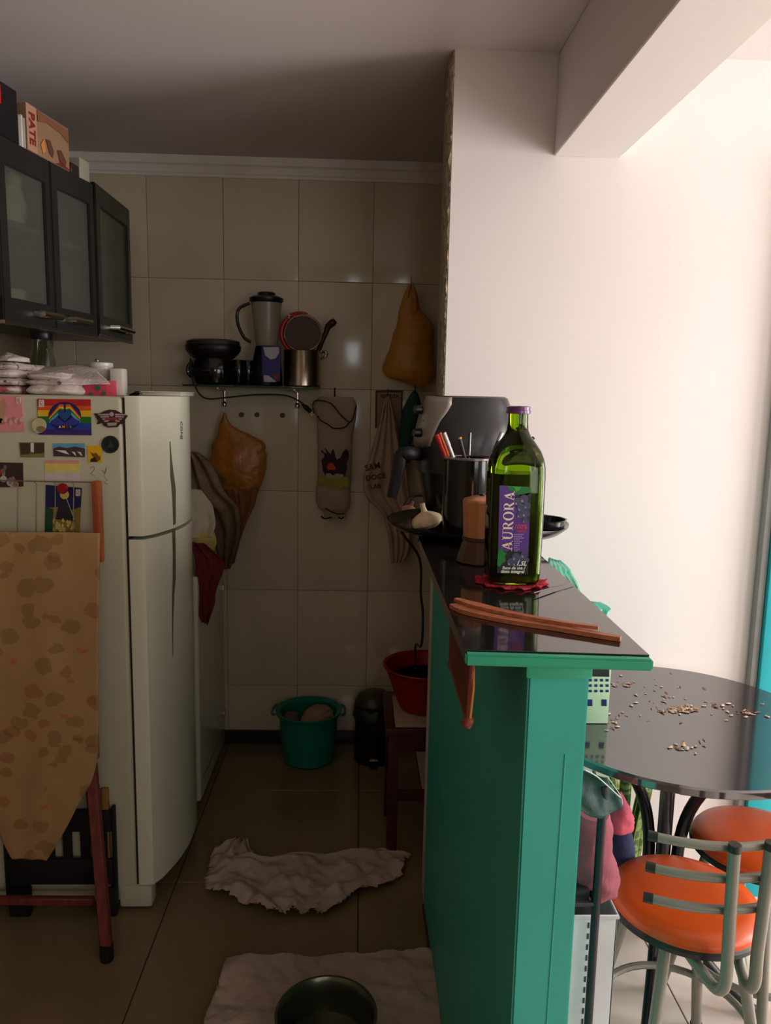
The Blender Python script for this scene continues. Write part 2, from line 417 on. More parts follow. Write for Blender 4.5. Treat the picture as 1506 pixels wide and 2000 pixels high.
# round beige magnet over its corner
r = thg('round_magnet', 'round pale beige magnet overlapping the bottom left corner of the rainbow magnet', 'magnet', 77, 845)
obj('backing', card(circ(77, 831, 14, 14.5), .003, .0055), pm('pale_disc', (196, 186, 140)), r)
flat('scene_print', circ(80, 838, 9, 6), pm('tan', (140, 116, 84)), r, .0088)
# pink cat magnet at left
r = thg('pink_magnet', 'pink photo magnet with a kitten picture at the top left edge of the fridge', 'magnet', 24, 843)
obj('backing', card([(-8, 773), (42, 774), (48, 843), (-8, 844)]), pnk, r, smooth=False)
flat('kitten_print', [(-4, 786), (4, 782), (8, 778), (11, 784), (12, 796), (8, 812), (2, 830), (-6, 834)], pm('kitten', (184, 142, 108)), r)
for k in range(9):
    flat('pawprint', circ(2+k*5, 822+3*math.sin(k*2.1), 4.2, 5.5, 9), pm('rose', (196, 120, 112)) if k % 2 else pm('pale_rose', (216, 172, 160)), r, .0026+k*.00004)
emblem(r, 32, 776, 9, 12, .0036)
# winged badge
r = thg('winged_badge_magnet', 'dark winged badge magnet near the top right corner of the fridge side', 'magnet', 218, 836)
bd = pm('badge_dark', (52, 32, 34))
obj('backing', card([(184, 807), (194, 808), (204, 803), (214, 800), (226, 801), (236, 806), (250, 812), (243, 822), (245, 830), (236, 827), (230, 834), (212, 835), (203, 831), (200, 826), (190, 829), (192, 822)], .003), bd, r, smooth=False)
for s in (-1, 1):
    for k in range(4):
        flat('feather', [(219+s*6, 808+k*4), (219+s*(28-k*4), 809+k*4.3), (219+s*(26-k*4), 811.5+k*4.3), (219+s*6, 811+k*4)], pm('badge_pale', (176, 150, 140)), r, .0034)
flat('skull_disc', circ(218, 809, 4.5, 4.5, 14), pm('badge_pale', (176, 150, 140)), r, .0038)
flat('scroll', [(206, 816), (231, 815), (233, 820), (204, 821)], pm('badge_red', (130, 52, 50)), r, .0038)
flat('lower_scroll', [(209, 826), (229, 825), (227, 831), (211, 832)], pm('badge_pale', (176, 150, 140)), r, .0038)
# black round magnet
r = thg('black_round_magnet', 'round near-black magnet at the right of the magnet row on the fridge', 'magnet', 216, 885)
obj('backing', card(circ(216, 868, 17, 17, 36), .004), pm('black_green', (20, 30, 28), .25), r)
obj('rim', tube(nb(), [PY(x, y, SY-.0045) for x, y in circ(216, 868, 15.8, 15.8, 36)]+[PY(231.8, 868, SY-.0045)], .0007, 5), pm('dark_teal', (40, 58, 56)), r)
flat('triangle_print', [(216, 860), (222, 874), (210, 874)], pm('dark_teal', (40, 58, 56)), r, .0046)
# small horizontal photo magnets
r = thg('animal_photo_magnet', 'small brown landscape photo magnet of two animals, left in the middle row', 'magnet', 62, 893)
obj('backing', card([(38, 864), (87, 864), (87, 893), (41, 893)]), pm('brown_photo', (112, 86, 62)), r, smooth=False)
flat('animal_print', [(40, 866), (58, 866), (60, 880), (54, 890), (42, 890)], pm('dark_fur', (66, 50, 38)), r)
flat('animal_print', [(68, 866), (86, 866), (86, 884), (66, 886)], pm('dark_fur', (66, 50, 38)), r)
flat('grass_print', [(41, 888), (87, 886), (87, 893), (41, 893)], pm('olive', (120, 124, 70)), r, .003)
flat('gap_print', [(60, 865), (66, 865), (66, 884), (60, 882)], wht, r, .0028)
r = thg('mountain_magnet', 'small blue sky and snowy mountain photo magnet, centre of the middle row', 'magnet', 134, 892)
obj('backing', card([(104, 866), (166, 866), (166, 893), (105, 891)]), skyb, r, smooth=False)
flat('mountain_print', [(104, 876), (116, 872), (130, 875), (146, 872), (166, 876), (166, 893), (105, 891)], pm('umber', (74, 50, 54)), r)
for a in ((108, 879, 28), (140, 882, 9), (151, 882, 10)):
    flat('snow_print', [(a[0], a[1]), (a[0]+a[2]*.7, a[1]+1), (a[0]+a[2], a[1]+9), (a[0]+a[2]*.7, a[1]+7)], wht, r, .003)
r = thg('yellow_magnet', 'small square yellow magnet with a dark figure, under the black round magnet', 'magnet', 186, 903)
obj('backing', card([(171, 870), (199, 871), (200, 903), (173, 903)]), pm('mustard', (222, 176, 10)), r, smooth=False)
flat('figure_print', [(176, 882), (182, 886), (188, 884), (194, 892), (196, 888), (196, 898), (190, 902), (178, 902), (184, 894), (180, 890)], pm('ochre_brown', (128, 76, 22)), r)
flat('figure_shadow_print', [(178, 896), (186, 892), (190, 902), (176, 902)], pm('figure_black', (44, 28, 20)), r, .003)
r = thg('pastel_note', 'pale pink and yellow striped paper note stuck above the wire rack', 'note', 122, 941)
obj('paper', card([(88, 898), (155, 899), (157, 941), (88, 941)], .0006), pm('lilac_white', (206, 196, 190)), r, smooth=False)
flat('stripe', [(88, 898), (155, 899), (155, 906), (88, 905)], pm('soft_pink', (216, 150, 140)), r, .0010)
flat('stripe', [(88, 905), (155, 906), (155, 922), (89, 922)], pm('soft_yellow', (220, 204, 106)), r, .0011)
r = thg('crowd_photo_magnet', 'dark brown photo magnet of people at the left edge under the pink magnet', 'magnet', 22, 950)
obj('backing', card([(-8, 903), (45, 904), (46, 950), (-8, 952)]), pm('dark_photo', (60, 42, 34)), r, smooth=False)
for k in range(10):
    flat('face_print', circ(-2+random.random()*34, 912+random.random()*34, 3+random.random()*4, 4+random.random()*5, 10), (pm('photo_tan', (150, 120, 98)), pm('photo_grey', (112, 100, 88)), pm('photo_white', (186, 176, 160)))[k % 3], r, .0026+k*.00005)
flat('red_shirt_print', circ(-2, 922, 4, 9, 10), red, r, .0034)
# doll magnet
r = thg('doll_postcard', 'tall postcard magnet with a dark cone-shaped figure above yellow flowers', 'postcard', 124, 1050)
obj('backing', card([(90, 947), (160, 953), (155, 1051), (88, 1046)]), navy, r, smooth=False)
flat('field_print', [(89.5, 992), (112, 990), (140, 996), (158, 990), (155, 1051), (88, 1046)], pm('gold_field', (142, 118, 46)), r)
flat('field_print', [(89.5, 990), (104, 994), (102, 1046), (88, 1045)], pm('deep_green', (30, 74, 42)), r, .003)
flat('cone_print', [(124, 972), (130, 973), (146, 1018), (108, 1014), (114, 990)], pm('cone_dark', (42, 34, 44)), r, .0034)
obj('cone_edge', tube(nb(), [PY(130, 974, SY-.004), PY(145, 1014, SY-.004)], .0006, 5), wht, r)
flat('face_print', circ(126, 966, 9, 9, 18), pm('straw', (206, 186, 96)), r, .0038)
for k in range(26):
    x, y = 100+random.random()*44, 1016+random.random()*20
    flat('flower', [(x, y-5), (x+3, y), (x+1, y+5), (x-3, y+1)], pm('straw', (206, 186, 96)), r, .0042+k*.00002)
flat('base_band', [(90, 1038), (155, 1040), (155, 1051), (88, 1046)], pm('umber_band', (70, 54, 34)), r, .0044)
emblem(r, 148, 956, 9, 13, .0040)
o = obj('red_knob_magnet', lathe(nb(), [(.001, -.012), (.008, -.010), (.0135, -.004), (.0145, .002), (.012, .006), (.012, .009)], (0, 0, 0), 20), mat('glossy_red', (150, 8, 20), .2), label='round glossy red knob magnet pinning the postcard top', cat='magnet')
o.rotation_euler = (R(90), 0, 0); WL[o] = Vector(); P = PY(126, 953, SY-.002-.014); o.location = P
# pencil scribble on the enamel
bm = nb()
tube(bm, [PY(x, y, SY-.0007) for x, y in ((176, 915), (183, 911), (184, 918), (178, 925), (186, 929))], .0005, 5, 3)
tube(bm, [PY(x, y, SY-.0007) for x, y in ((199, 918), (206, 924), (208, 913), (204, 930), (210, 938), (203, 940), (210, 946))], .0005, 5, 3)
obj('scribble', bm, mat('pencil_grey', (120, 108, 86), .8), fr)

# ------------------------------------------------------------------ wire rack with orange wooden post
RY = 2.072
r = thing('wire_rack', 'grey wire rack with an orange wooden end post behind the cloth-covered table', 'rack', PY(100, 1055, RY))
wm = mat('grey_wire', (136, 130, 116), .4, metal=.6)
for y0 in (942, 1042):
    obj('rail', tube(nb(), [PY(-30, y0-4, RY), PY(180, y0, RY)], .0018, 8), wm, r)
for x in (34, 70, 107, 143):
    obj('wire', tube(nb(), [PY(x-3, 940.5, RY), PY(x+1, 946, RY-.004), PY(x, 1042, RY-.001)], .0013, 7), wm, r)
bm = nb(); a = PY(178, 940, RY-.01); b = PY(197, 1056, RY-.01)
box(bm, (a.x, RY-.012, b.z-.06), (b.x+.002, RY+.012, a.z), .003)
obj('post', bm, mat('orange_wood', (168, 84, 42), .4, var=.35, vs=20, scale3=(6, 6, .4)), r)
obj('panel', box(nb(), (-1.02, RY+.014, 1.06), (a.x, RY+.018, PY(100, 1046, RY).z-.0), .001), mat('pale_rack_board', (170, 160, 140), .5), r)
# ------------------------------------------------------------------ folded table under floral oilcloth
TY = 2.03
ft = thing('folded_table', 'folded wooden table with red-brown legs leaning by the fridge', 'table', (-.85, 1.98, 0))
rw = mat('red_brown_wood', (112, 48, 40), .5, var=.3, vs=14, scale3=(5, 5, .5))
a = PY(195, 1055, TY); b = PY(195, 1500, TY)
obj('tabletop', box(nb(), (-1.2, TY+.006, b.z+.02), (a.x-.030, TY+.028, a.z-.004), .003), mat('tabletop_wood', (150, 104, 60), .5, var=.2, vs=9), ft)
def bar(p, q, wx, wy, m, name, par, up=(0, 1, 0)):
    p, q = Vector(p), Vector(q); d = (q-p).normalized(); u = Vector(up); u = (u-d*u.dot(d)).normalized(); v = d.cross(u)
    pts = [p+u*wy*s+v*wx*t for s, t in ((-.5, -.5), (.5, -.5), (.5, .5), (-.5, .5))]
    bm = prism(nb(), pts, q-p); bmesh.ops.bevel(bm, geom=list(bm.edges), offset=.003, segments=1, affect='EDGES')
    return obj(name, bm, m, par)
foot = PZ(209, 1868, .01)
leg1 = bar(PY(178, 1490, 2.034), (foot.x, foot.y, .03), .030, .022, rw, 'leg', ft)
obj('rubber_foot', lathe(nb(), [(.017, 0), (.019, .012), (.018, .045)], (foot.x, foot.y, 0), 14), dark, leg1)
p2 = PZ(186, 1800, .04)
bar(PY(168, 1440, 2.06), (p2.x, 2.06, .05), .026, .02, rw, 'leg', ft)
foot2 = (-1.1, foot.y)
bar((-1.12, 2.0, .55), (foot2[0], foot2[1], .0), .030, .022, rw, 'leg', ft)
bar((-1.1, 2.06, .55), (-1.08, 2.06, .0), .026, .02, rw, 'leg', ft)
p = PY(-40, 1758, 2.02); q = PY(184, 1759, 2.02)
bar(p, q, .022, .02, rw, 'stretcher', ft)
# oilcloth: floral print in nodes
om = mat('floral_oilcloth', (172, 134, 90), .42, var=.05, vs=6)
nt = om.node_tree; N, L = nt.nodes, nt.links; bs = N['Principled BSDF']; tc = N.new('ShaderNodeTexCoord')
prev = None
for k in bs.inputs['Base Color'].links: prev = k.from_socket
for (sc_, th, colr, sd) in ((14, .36, (112, 84, 30), 0), (11, .27, (140, 70, 38), 5.3), (9, .12, (196, 50, 46), 9.1)):
    mp = N.new('ShaderNodeMapping'); mp.inputs['Location'].default_value = (sd, sd, sd); mp.inputs['Scale'].default_value = (1, 0, 1.25)
    nz_ = N.new('ShaderNodeTexNoise'); nz_.inputs['Scale'].default_value = 28; L.new(tc.outputs['Object'], nz_.inputs['Vector'])
    ad = N.new('ShaderNodeVectorMath'); ad.operation = 'MULTIPLY_ADD'; ad.inputs[1].default_value = (.035, .035, .035)
    L.new(nz_.outputs['Color'], ad.inputs[0]); L.new(tc.outputs['Object'], ad.inputs[2]); L.new(ad.outputs[0], mp.inputs[0])
    vo = N.new('ShaderNodeTexVoronoi'); vo.inputs['Scale'].default_value = sc_; L.new(mp.outputs[0], vo.inputs['Vector'])
    lt = N.new('ShaderNodeMath'); lt.operation = 'LESS_THAN'; lt.inputs[1].default_value = th; L.new(vo.outputs['Distance'], lt.inputs[0])
    ml = N.new('ShaderNodeMath'); ml.operation = 'MULTIPLY'; ml.inputs[1].default_value = .42; L.new(lt.outputs[0], ml.inputs[0])
    mx = N.new('ShaderNodeMix'); mx.data_type = 'RGBA'; L.new(ml.outputs[0], mx.inputs['Factor']); L.new(prev, mx.inputs['A']); mx.inputs['B'].default_value = lin(colr)
    prev = mx.outputs['Result']
L.new(prev, bs.inputs['Base Color'])
OY = 2.012
def o_(x, y, dy=0): return PY(x, y, OY+dy)
e = [(o_(-45, 1050, .012), o_(196, 1052, .012)), (o_(-45, 1057), o_(197, 1060)), (o_(-45, 1280), o_(194, 1280)), (o_(-40, 1480), o_(190, 1488)), (o_(-30, 1560, .0), o_(152, 1574)), (o_(0, 1630), o_(120, 1635)), (o_(24, 1676), o_(93, 1678))]
obj('oilcloth', sheet(e, 40, 8, .005, 7, seed=3, vfold=.002, vk=14), om, solid=.0015, label='yellowed oilcloth with faded brown flowers hanging over the folded table', cat='tablecloth')
# slatted black crate behind the legs
bk = thing('slatted_crate', 'black slatted plastic crate standing on the floor behind the folded table', 'crate', (-.95, 2.3, 0))
bmt = mat('matt_black_plastic', (20, 17, 17), .6, var=.2)
CY = 2.075
x0, x1 = -1.0, -.70
for z0, z1, nme in ((.10, .18, 'lower_board'), (.265, .33, 'upper_board')):
    obj(nme, box(nb(), (x0, CY, z0), (x1, CY+.012, z1), .003), bmt, bk)
for i in range(6):
    xx = x0+(x1-x0)*(i+.2)/6
    obj('slat', box(nb(), (xx, CY+.002, .17), (xx+.026, CY+.01, .27), .002), bmt, bk)
obj('side_panel', box(nb(), (x0-.01, CY+.004, .06), (x0+.0, CY+.02, .33), .002), bmt, bk)
obj('side_panel', box(nb(), (x1, CY+.004, .03), (x1+.01, CY+.02, .34), .002), bmt, bk)
for xx in (x0+.03, x1-.02):
    obj('foot', box(nb(), (xx-.03, CY-.005, 0), (xx+.03, CY+.02, .09), .006), bmt, bk)
# wooden offcut beside the fridge
p = PY(206, 1575, 2.08)
obj('wood_offcut', box(nb(), (p.x-.012, 2.083, 0), (p.x+.006, 2.098, PY(206, 1540, 2.09).z), .001), mat('honey_offcut', (150, 110, 50), .5, var=.2, vs=12), label='thin honey coloured wooden strip upright against the fridge, right of the red legs', cat='wood strip')

# ------------------------------------------------------------------ white cabinet past the fridge, laundry
cab = thing('washing_machine', 'low white enamelled appliance between the fridge and the tiled wall', 'appliance', (-.85, 2.93, 0))
wen = mat('white_enamel', (206, 204, 186), .14, var=.03, vs=3)
obj('body', box(nb(), (-1.2, 2.66, .03), (-.566, 3.175, .88), .012, 3), wen, cab)
obj('plinth', box(nb(), (-1.18, 2.68, 0), (-.59, 3.16, .035)), dark, cab)
obj('door_seam', box(nb(), (-.567, 2.70, .10), (-.5645, 3.13, .104)), hm, cab)
for k in range(2):
    obj('hinge', box(nb(), (-.57, 3.14, .15+k*.55), (-.560, 3.165, .18+k*.55), .002), mat('chrome', (190, 188, 180), .18, metal=1), cab)
def cloth(name, e, m, nu=20, nv=6, wr=.012, ws=12, solid=.004, seed=0, label='', cat='cloth', vfold=0, rag=0, vk=30, nrm=(0, -1, 0), group=None):
    return obj(name, sheet(e, nu, nv, wr, ws, nrm, seed, rag, vfold, vk), m, solid=solid, label=label, cat=cat, group=group, ang=80)
def E(Y, rows): return [(PY(l, y, Y), PY(r_, y, Y)) for y, l, r_ in rows]
def E2(rows): return [(PY(l, yl, Yl), PY(r_, yr, Yr)) for l, yl, Yl, r_, yr, Yr in rows]
taupe = mat('taupe_cotton', (120, 98, 74), .95, var=.2, vs=25, bump=.3, bs=120)
cloth('taupe_cloth', E2([(365, 880, 2.9, 385, 884, 2.9), (360, 925, 2.88, 412, 908, 2.86), (372, 960, 2.86, 440, 960, 2.86), (395, 1005, 2.9, 466, 990, 2.88), (415, 1040, 2.95, 470, 1035, 2.92), (425, 1080, 3.0, 462, 1075, 2.98), (432, 1112, 3.05, 450, 1108, 3.04)]), taupe, vfold=.012, vk=16, wr=.012, seed=2, label='creased taupe cloth hanging slantwise beside the fridge below the left orange bag', solid=.006)
cloth('white_laundry_cloth', E2([(360, 950, 2.84, 395, 955, 2.84), (360, 985, 2.80, 416, 985, 2.82), (360, 1020, 2.78, 424, 1022, 2.80), (365, 1048, 2.78, 418, 1045, 2.80)]), mat('offwhite_cotton', (196, 186, 160), .9, bump=.3, bs=80), wr=.03, seed=5, vfold=.001, label='off-white cloth bunched beside the fridge under the taupe cloth')
cloth('yellow_cloth', E2([(360, 1030, 2.76, 420, 1038, 2.79), (362, 1055, 2.75, 424, 1058, 2.78), (365, 1080, 2.75, 418, 1075, 2.78)]), mat('soft_yellow_cotton', (190, 168, 96), .9, bump=.3, bs=80), wr=.014, seed=9, label='pale yellow cloth layered between the white and the dark red cloths')
cloth('dark_red_cloth', E2([(370, 1058, 2.73, 405, 1062, 2.75), (383, 1090, 2.70, 436, 1092, 2.74), (383, 1125, 2.70, 438, 1112, 2.74), (383, 1155, 2.70, 424, 1150, 2.74), (385, 1185, 2.70, 420, 1180, 2.74), (396, 1212, 2.70, 408, 1216, 2.74)]), mat('wine_cotton', (104, 24, 34), .9, bump=.4, bs=70), wr=.018, ws=16, seed=4, vfold=.008, vk=14, label='dark wine-red cloth hanging over the white appliance beside the fridge')

# ------------------------------------------------------------------ wall cabinets
cabm = mat('black_cabinet', (38, 35, 33), .3, var=.12, vs=6)
alu = mat('aluminium', (170, 166, 158), .25, metal=1, var=.05)
gl = mat('frosted_glass', (158, 160, 146), .24, var=.05, trans=.85, alpha=1, ior=1.2)
chrome = MATS['chrome']
cupw = mat('white_crockery', (232, 224, 214), .3)
def cabinet(label, P0, P1, z0, z1, doors, hand):
    P0, P1 = Vector(P0), Vector(P1); d = (P1-P0); Lh = d.length; d = d/Lh; nin = Vector((-d.y, d.x, 0))   # into the cabinet
    if nin.x > 0: nin = -nin
    cb = thing('wall_cabinet', label, 'cabinet', (P0.x, P0.y, z0))
    Z = Vector((0, 0, 1))
    def q(u, dep, z): return P0+d*u+nin*dep+Z*(z)
    def qb(u0, u1, d0, d1, za, zb, bev=.003):
        bm = nb(); box(bm, (0, 0, 0), (1, 1, 1))
        for v in bm.verts: c = v.co.copy(); v.co = q(u0+(u1-u0)*c.x, d0+(d1-d0)*c.y, za+(zb-za)*c.z)
        bmesh.ops.recalc_face_normals(bm, faces=bm.faces)
        if bev: bmesh.ops.bevel(bm, geom=list(bm.edges), offset=bev, segments=2, affect='EDGES')
        return bm
    DP = .29
    obj('side_panel', qb(0, .016, .02, DP, z0, z1), cabm, cb); obj('side_panel', qb(Lh-.016, Lh, .02, DP, z0, z1), cabm, cb)
    obj('top_panel', qb(0, Lh, .02, DP, z1-.016, z1), cabm, cb); obj('bottom_panel', qb(0, Lh, .02, DP, z0, z0+.016), cabm, cb)
    obj('back_panel', qb(0, Lh, DP-.006, DP, z0, z1, 0), mat('cabinet_back', (96, 92, 78), .6), cb)
    zm = z0+(z1-z0)*.55
    obj('shelf', qb(.016, Lh-.016, .03, DP-.01, zm, zm+.014), mat('cabinet_shelf', (150, 142, 128), .5), cb)
    obj('edge_strip', qb(0, Lh, .0, .016, z0-.006, z0+.003, .001), alu, cb)
    dw = Lh/doors
    for k in range(doors):
        a, b = k*dw+.002, (k+1)*dw-.002; fwid = .034 if doors > 1 else .04
        dn = obj('door', qb(a, a+fwid, 0, .018, z0, z1), cabm, cb)
        bm = qb(b-fwid*.8, b, 0, .018, z0, z1); join(bm, qb(a, b, 0.0005, .0175, z1-.065, z1)); join(bm, qb(a, b, 0.0005, .0175, z0, z0+.062))
        obj('door_frame', bm, cabm, dn)
        obj('glass_pane', qb(a+fwid-.004, b-fwid*.8+.004, .008, .012, z0+.055, z1-.06, 0), gl, dn)
        u = a+(b-a)*hand[k][0]; hw_ = hand[k][1]; zz = z0+.032
        bm = nb()
        tube(bm, [q(u-hw_, 0, zz), q(u-hw_, -.022, zz), q(u+hw_, -.022, zz), q(u+hw_, 0, zz)], .0095, 8); obj('handle', bm, chrome, dn)
    return cb, q
p0 = PY(2, 500, 2.02); p1 = PY(187, 500, 2.48)
c1, q1 = cabinet('large black wall cabinet with two frosted glass doors at top left', (p0.x, 2.02, 0), (p1.x, 2.48, 0), 1.692, 2.142, 2, [(.78, .045), (.45, .045)])
p0 = PY(190, 500, 2.50); p1 = PY(254, 500, 2.85)
c2, q2 = cabinet('narrow black wall cabinet with one frosted glass door, right of the two-door one', (p0.x, 2.50, 0), (p1.x, 2.86, 0), 1.697, 2.155, 1, [(.55, .085)])
# crockery inside, seen blurred through the frost
zs = 1.692+.45*.55+.015
def inside(name, u, dep, z, prof, label, sx=1):
    P = q1(u, dep, z); o = obj(name, lathe(nb(), prof, (0, 0, 0), 24, sx), cupw, label=label, cat='crockery'); o.location = P; WL[o] = P; return o
inside('enamel_jug', .135, .075, zs, [(.030, 0), (.048, .004), (.052, .05), (.046, .085), (.040, .095)], 'white jug on the shelf behind the leftmost frosted cabinet door')
inside('white_bowl', .125, .092, 1.710, [(.030, 0), (.045, .012), (.058, .05), (.062, .075)], 'white bowl on the cabinet floor behind the leftmost frosted door')
inside('sugar_pot', .15, .06, zs+.0955, [(.020, 0), (.024, .02), (.018, .032), (.006, .036), (.006, .044)], 'small white lidded pot above the jug behind the leftmost frosted door')
# things on top of the cabinet
TZ = 2.143
def oriented(name, u0, u1, d0, d1, z0, h, m, label, cat, q=None, bev=.002):
    q = q or q1; bm = nb(); box(bm, (0, 0, 0), (1, 1, 1))
    for v in bm.verts: c = v.co.copy(); v.co = q(u0+(u1-u0)*c.x, d0+(d1-d0)*c.y, z0+h*c.z)
    bmesh.ops.recalc_face_normals(bm, faces=bm.faces); bmesh.ops.bevel(bm, geom=list(bm.edges), offset=bev, segments=1, affect='EDGES')
    return bm
r = thing('black_case', 'black storage case with a red panel lying on top of the wall cabinet', 'case', q1(.05, .12, TZ))
obj('body', oriented('x', -.10, .105, .004, .26, TZ, .13, 0, '', ''), mat('case_black', (24, 21, 23), .4), r)
bm = oriented('x', -.03, .035, .0015, .006, TZ+.075, .045, 0, '', '', bev=.0005); obj('red_panel', bm, mat('case_red', (190, 14, 24), .4), r)
for k in range(3):
    r = obj('thin_box', oriented('x', .107+k*.010, .1155+k*.010, .004, .22, TZ, .075+.004*(k % 2), 0, '', '', bev=.001), (mat('grey_card', (150, 140, 134), .7), mat('pale_card', (186, 176, 160), .7), MATS['grey_card'] if 'grey_card' in MATS else None)[k], label=('grey thin box upright against the black case', 'pale thin box, middle one between the black case and the illustrated box', 'grey thin box upright against the illustrated box')[k], cat='box')
ib = thing('illustrated_box', 'beige cardboard food-print box with red lettering on top of the wall cabinet', 'box', q1(.2, .1, TZ))
obj('carton', oriented('x', .140, .345, .004, .21, TZ, .118, 0, '', ''), mat('kraft_print', (138, 108, 82), .6, var=.15, vs=9), ib)
bm = oriented('x', .14, .186, .0028, .0042, TZ+.001, .116, 0, '', '', bev=.0002); obj('side_print', bm, mat('peach_print', (168, 124, 98), .6), ib)
def onbox(px, m, name, off=.0022):
    bm = prism(nb(), [q1(u, off, TZ+z) for u, z in px], q1(0, off-.0006, 0)-q1(0, off, 0)); obj(name, bm, m, ib, smooth=False)
bm = text_bm('PATE', .036, .0003, .001)
dv = (q1(1, 0, 0)-q1(0, 0, 0)).normalized()
M4 = Matrix.Rotation(math.atan2(dv.y, dv.x), 4, 'Z') @ Matrix.Rotation(R(90), 4, 'X') @ Matrix.Rotation(R(-90), 4, 'Z')
bmesh.ops.transform(bm, matrix=Matrix.Translation(q1(.162, .0015, TZ+.058)) @ M4, verts=bm.verts); obj('lettering', bm, mat('box_red', (120, 34, 28), .5), ib, smooth=False)
brn = mat('box_brown', (92, 52, 34), .6)
onbox([(.19, .085), (.23, .095), (.3, .09), (.34, .075), (.34, .11), (.19, .114)], mat('box_mid_brown', (120, 76, 50), .6), 'picture_band')
onbox([(.225, .052), (.245, .055), (.262, .03), (.255, .012), (.24, .02)], brn, 'picture')
onbox([(.28, .04), (.30, .045), (.325, .02), (.315, .006), (.29, .012)], brn, 'picture')
onbox([(.20, .03), (.215, .05), (.222, .02), (.21, .008)], mat('box_orange', (200, 120, 50), .6), 'picture')
onbox([(.27, .002), (.30, .012), (.34, .004), (.343, .002)], mat('box_red', (120, 34, 28), .5), 'picture')
obj('white_carton', oriented('x', .40, .455, .004, .08, TZ, .058, 0, '', ''), mat('white_carton', (150, 144, 126), .6), label='small whitish carton at the far end on top of the two-door cabinet', cat='box')
obj('dark_tin', oriented('x', .352, .395, .004, .10, TZ, .030, 0, '', ''), mat('dark_tin', (44, 30, 24), .5), label='small dark tin between the illustrated box and the whitish carton', cat='tin')
# ------------------------------------------------------------------ things on top of the fridge (top at 1.508)
FT = 1.508
tw = mat('white_tea_cotton', (214, 200, 192), .9, var=.06, vs=20, bump=.4, bs=90)
tp = mat('patterned_cotton', (206, 192, 182), .9, rgb2=(120, 84, 78), thr=.64, vs=55, bump=.4, bs=90)
tk = mat('pink_pattern_cotton', (208, 190, 184), .9, rgb2=(206, 112, 120), thr=.56, vs=30, bump=.4, bs=90)
def folded(name, cx, cy, z, hx, hy, h, m, label, seed, cat='tea towel', wob=.004, group=None):
    bm = nb(); n = 20; rows = []
    for k in range(9):
        a = math.pi*(k/8); r_ = 1-.06*math.sin(a)*0
        zz = z+h*k/8; bul = .85+.15*math.sin(a)
        ring = []
        for i in range(40):
            t = 2*math.pi*i/40; ca, sa = math.cos(t), math.sin(t); q = (abs(ca)**6+abs(sa)**6)**(1/6)
            p = Vector((cx+hx*bul*ca/q, cy+hy*bul*sa/q, zz)); p += Vector((ca, sa, 0))*wob*2*noise.noise(p*30+Vector((seed, 0, 0)))+Vector((0, 0, wob*noise.noise(p*22+Vector((0, seed, 0))) if 0 < k < 8 else (wob*1.6*(noise.noise(p*14)+.3) if k == 8 else 0)))
            ring.append(bm.verts.new(p))
        rows.append(ring)
    for a, b in zip(rows, rows[1:]):
        for i in range(40): bm.faces.new((a[i], a[(i+1) % 40], b[(i+1) % 40], b[i]))
    bm.faces.new(rows[0][::-1])
    cen = bm.verts.new((cx, cy, z+h+wob))
    for i in range(40): bm.faces.new((rows[-1][i], rows[-1][(i+1) % 40], cen))
    return obj(name, bm, m, label=label, cat=cat, group=group, ang=60)
FYc = 2.27
l0 = PY(-20, 740, 2.2).x; l1 = PY(58, 740, 2.2).x
zz = FT+.001
for k, (m, h, lb) in enumerate(((tk, .020, 'folded tea towel with pink print, bottom of the left stack on the fridge'), (tp, .018, 'folded patterned tea towel second from the bottom of the left fridge stack'), (tw, .018, 'folded whitish tea towel in the middle of the left fridge stack'), (tp, .016, 'folded patterned tea towel near the top of the left fridge stack'))):
    folded('tea_towel', (l0+l1)/2+.004*(k % 2), 2.25, zz, (l1-l0)/2-.003*k, .13, h, m, lb, k*3+1); zz += h+.003
r = blob([(PY(20, 706, 2.2), .045, .05), (PY(24, 699, 2.2), .036, .04), (PY(18, 693, 2.2), .02, .024), (PY(14, 688, 2.2), .004, .004)], 30, .16, 30, 3)
obj('crumpled_cloth', r, tw, label='crumpled white cloth on top of the left towel stack on the fridge', cat='cloth')
m0 = PY(62, 740, 2.2).x; m1 = PY(160, 740, 2.2).x
zz = FT+.001
for k, (m, h, lb) in enumerate(((tw, .022, 'folded cream cloth at the bottom of the right stack on the fridge'), (tp, .012, 'thin patterned cloth, second in the right stack on the fridge'), (tw, .015, 'folded cream cloth under the draped white cloth on the fridge'))):
    folded('kitchen_cloth', (m0+m1)/2-.006*k, 2.23, zz, (m1-m0)/2-.008*k, .10, h, m, lb, k*5+20, 'cloth'); zz += h+.003
pk = mat('pink_dotted_card', (196, 62, 84), .5)
r = thing('pink_box', 'pink box with green polka dots under the white cloth on the fridge', 'box', PY(185, 768, 2.215))
bm = pbox(128, 742, 209, 773.5, 2.215, .09, .003); obj('carton', bm, pk, r)
for (x, y, q) in ((170, 747, 5), (191, 758, 5.5), (150, 752, 4.5), (203, 768, 4), (178, 770, 4), (140, 764, 4)):
    obj('dot', prism(nb(), [PY(a, b, 2.2145) for a, b in circ(x, y, q, q, 14)], (0, -.0006, 0)), pm('dot_green', (50, 110, 84)), r, smooth=False)
cloth('draped_white_cloth', E2([(48, 722, 2.30, 150, 712, 2.38), (50, 728, 2.24, 180, 716, 2.36), (58, 730, 2.205, 196, 730, 2.30), (96, 736, 2.195, 208, 742, 2.22), (118, 748, 2.19, 214, 748, 2.20), (128, 752.5, 2.188, 216, 750, 2.195)]), tw, nu=30, wr=.006, ws=26, seed=11, vfold=.003, vk=9, label='smooth white cloth draped over the stack and the pink box on the fridge', solid=.003)
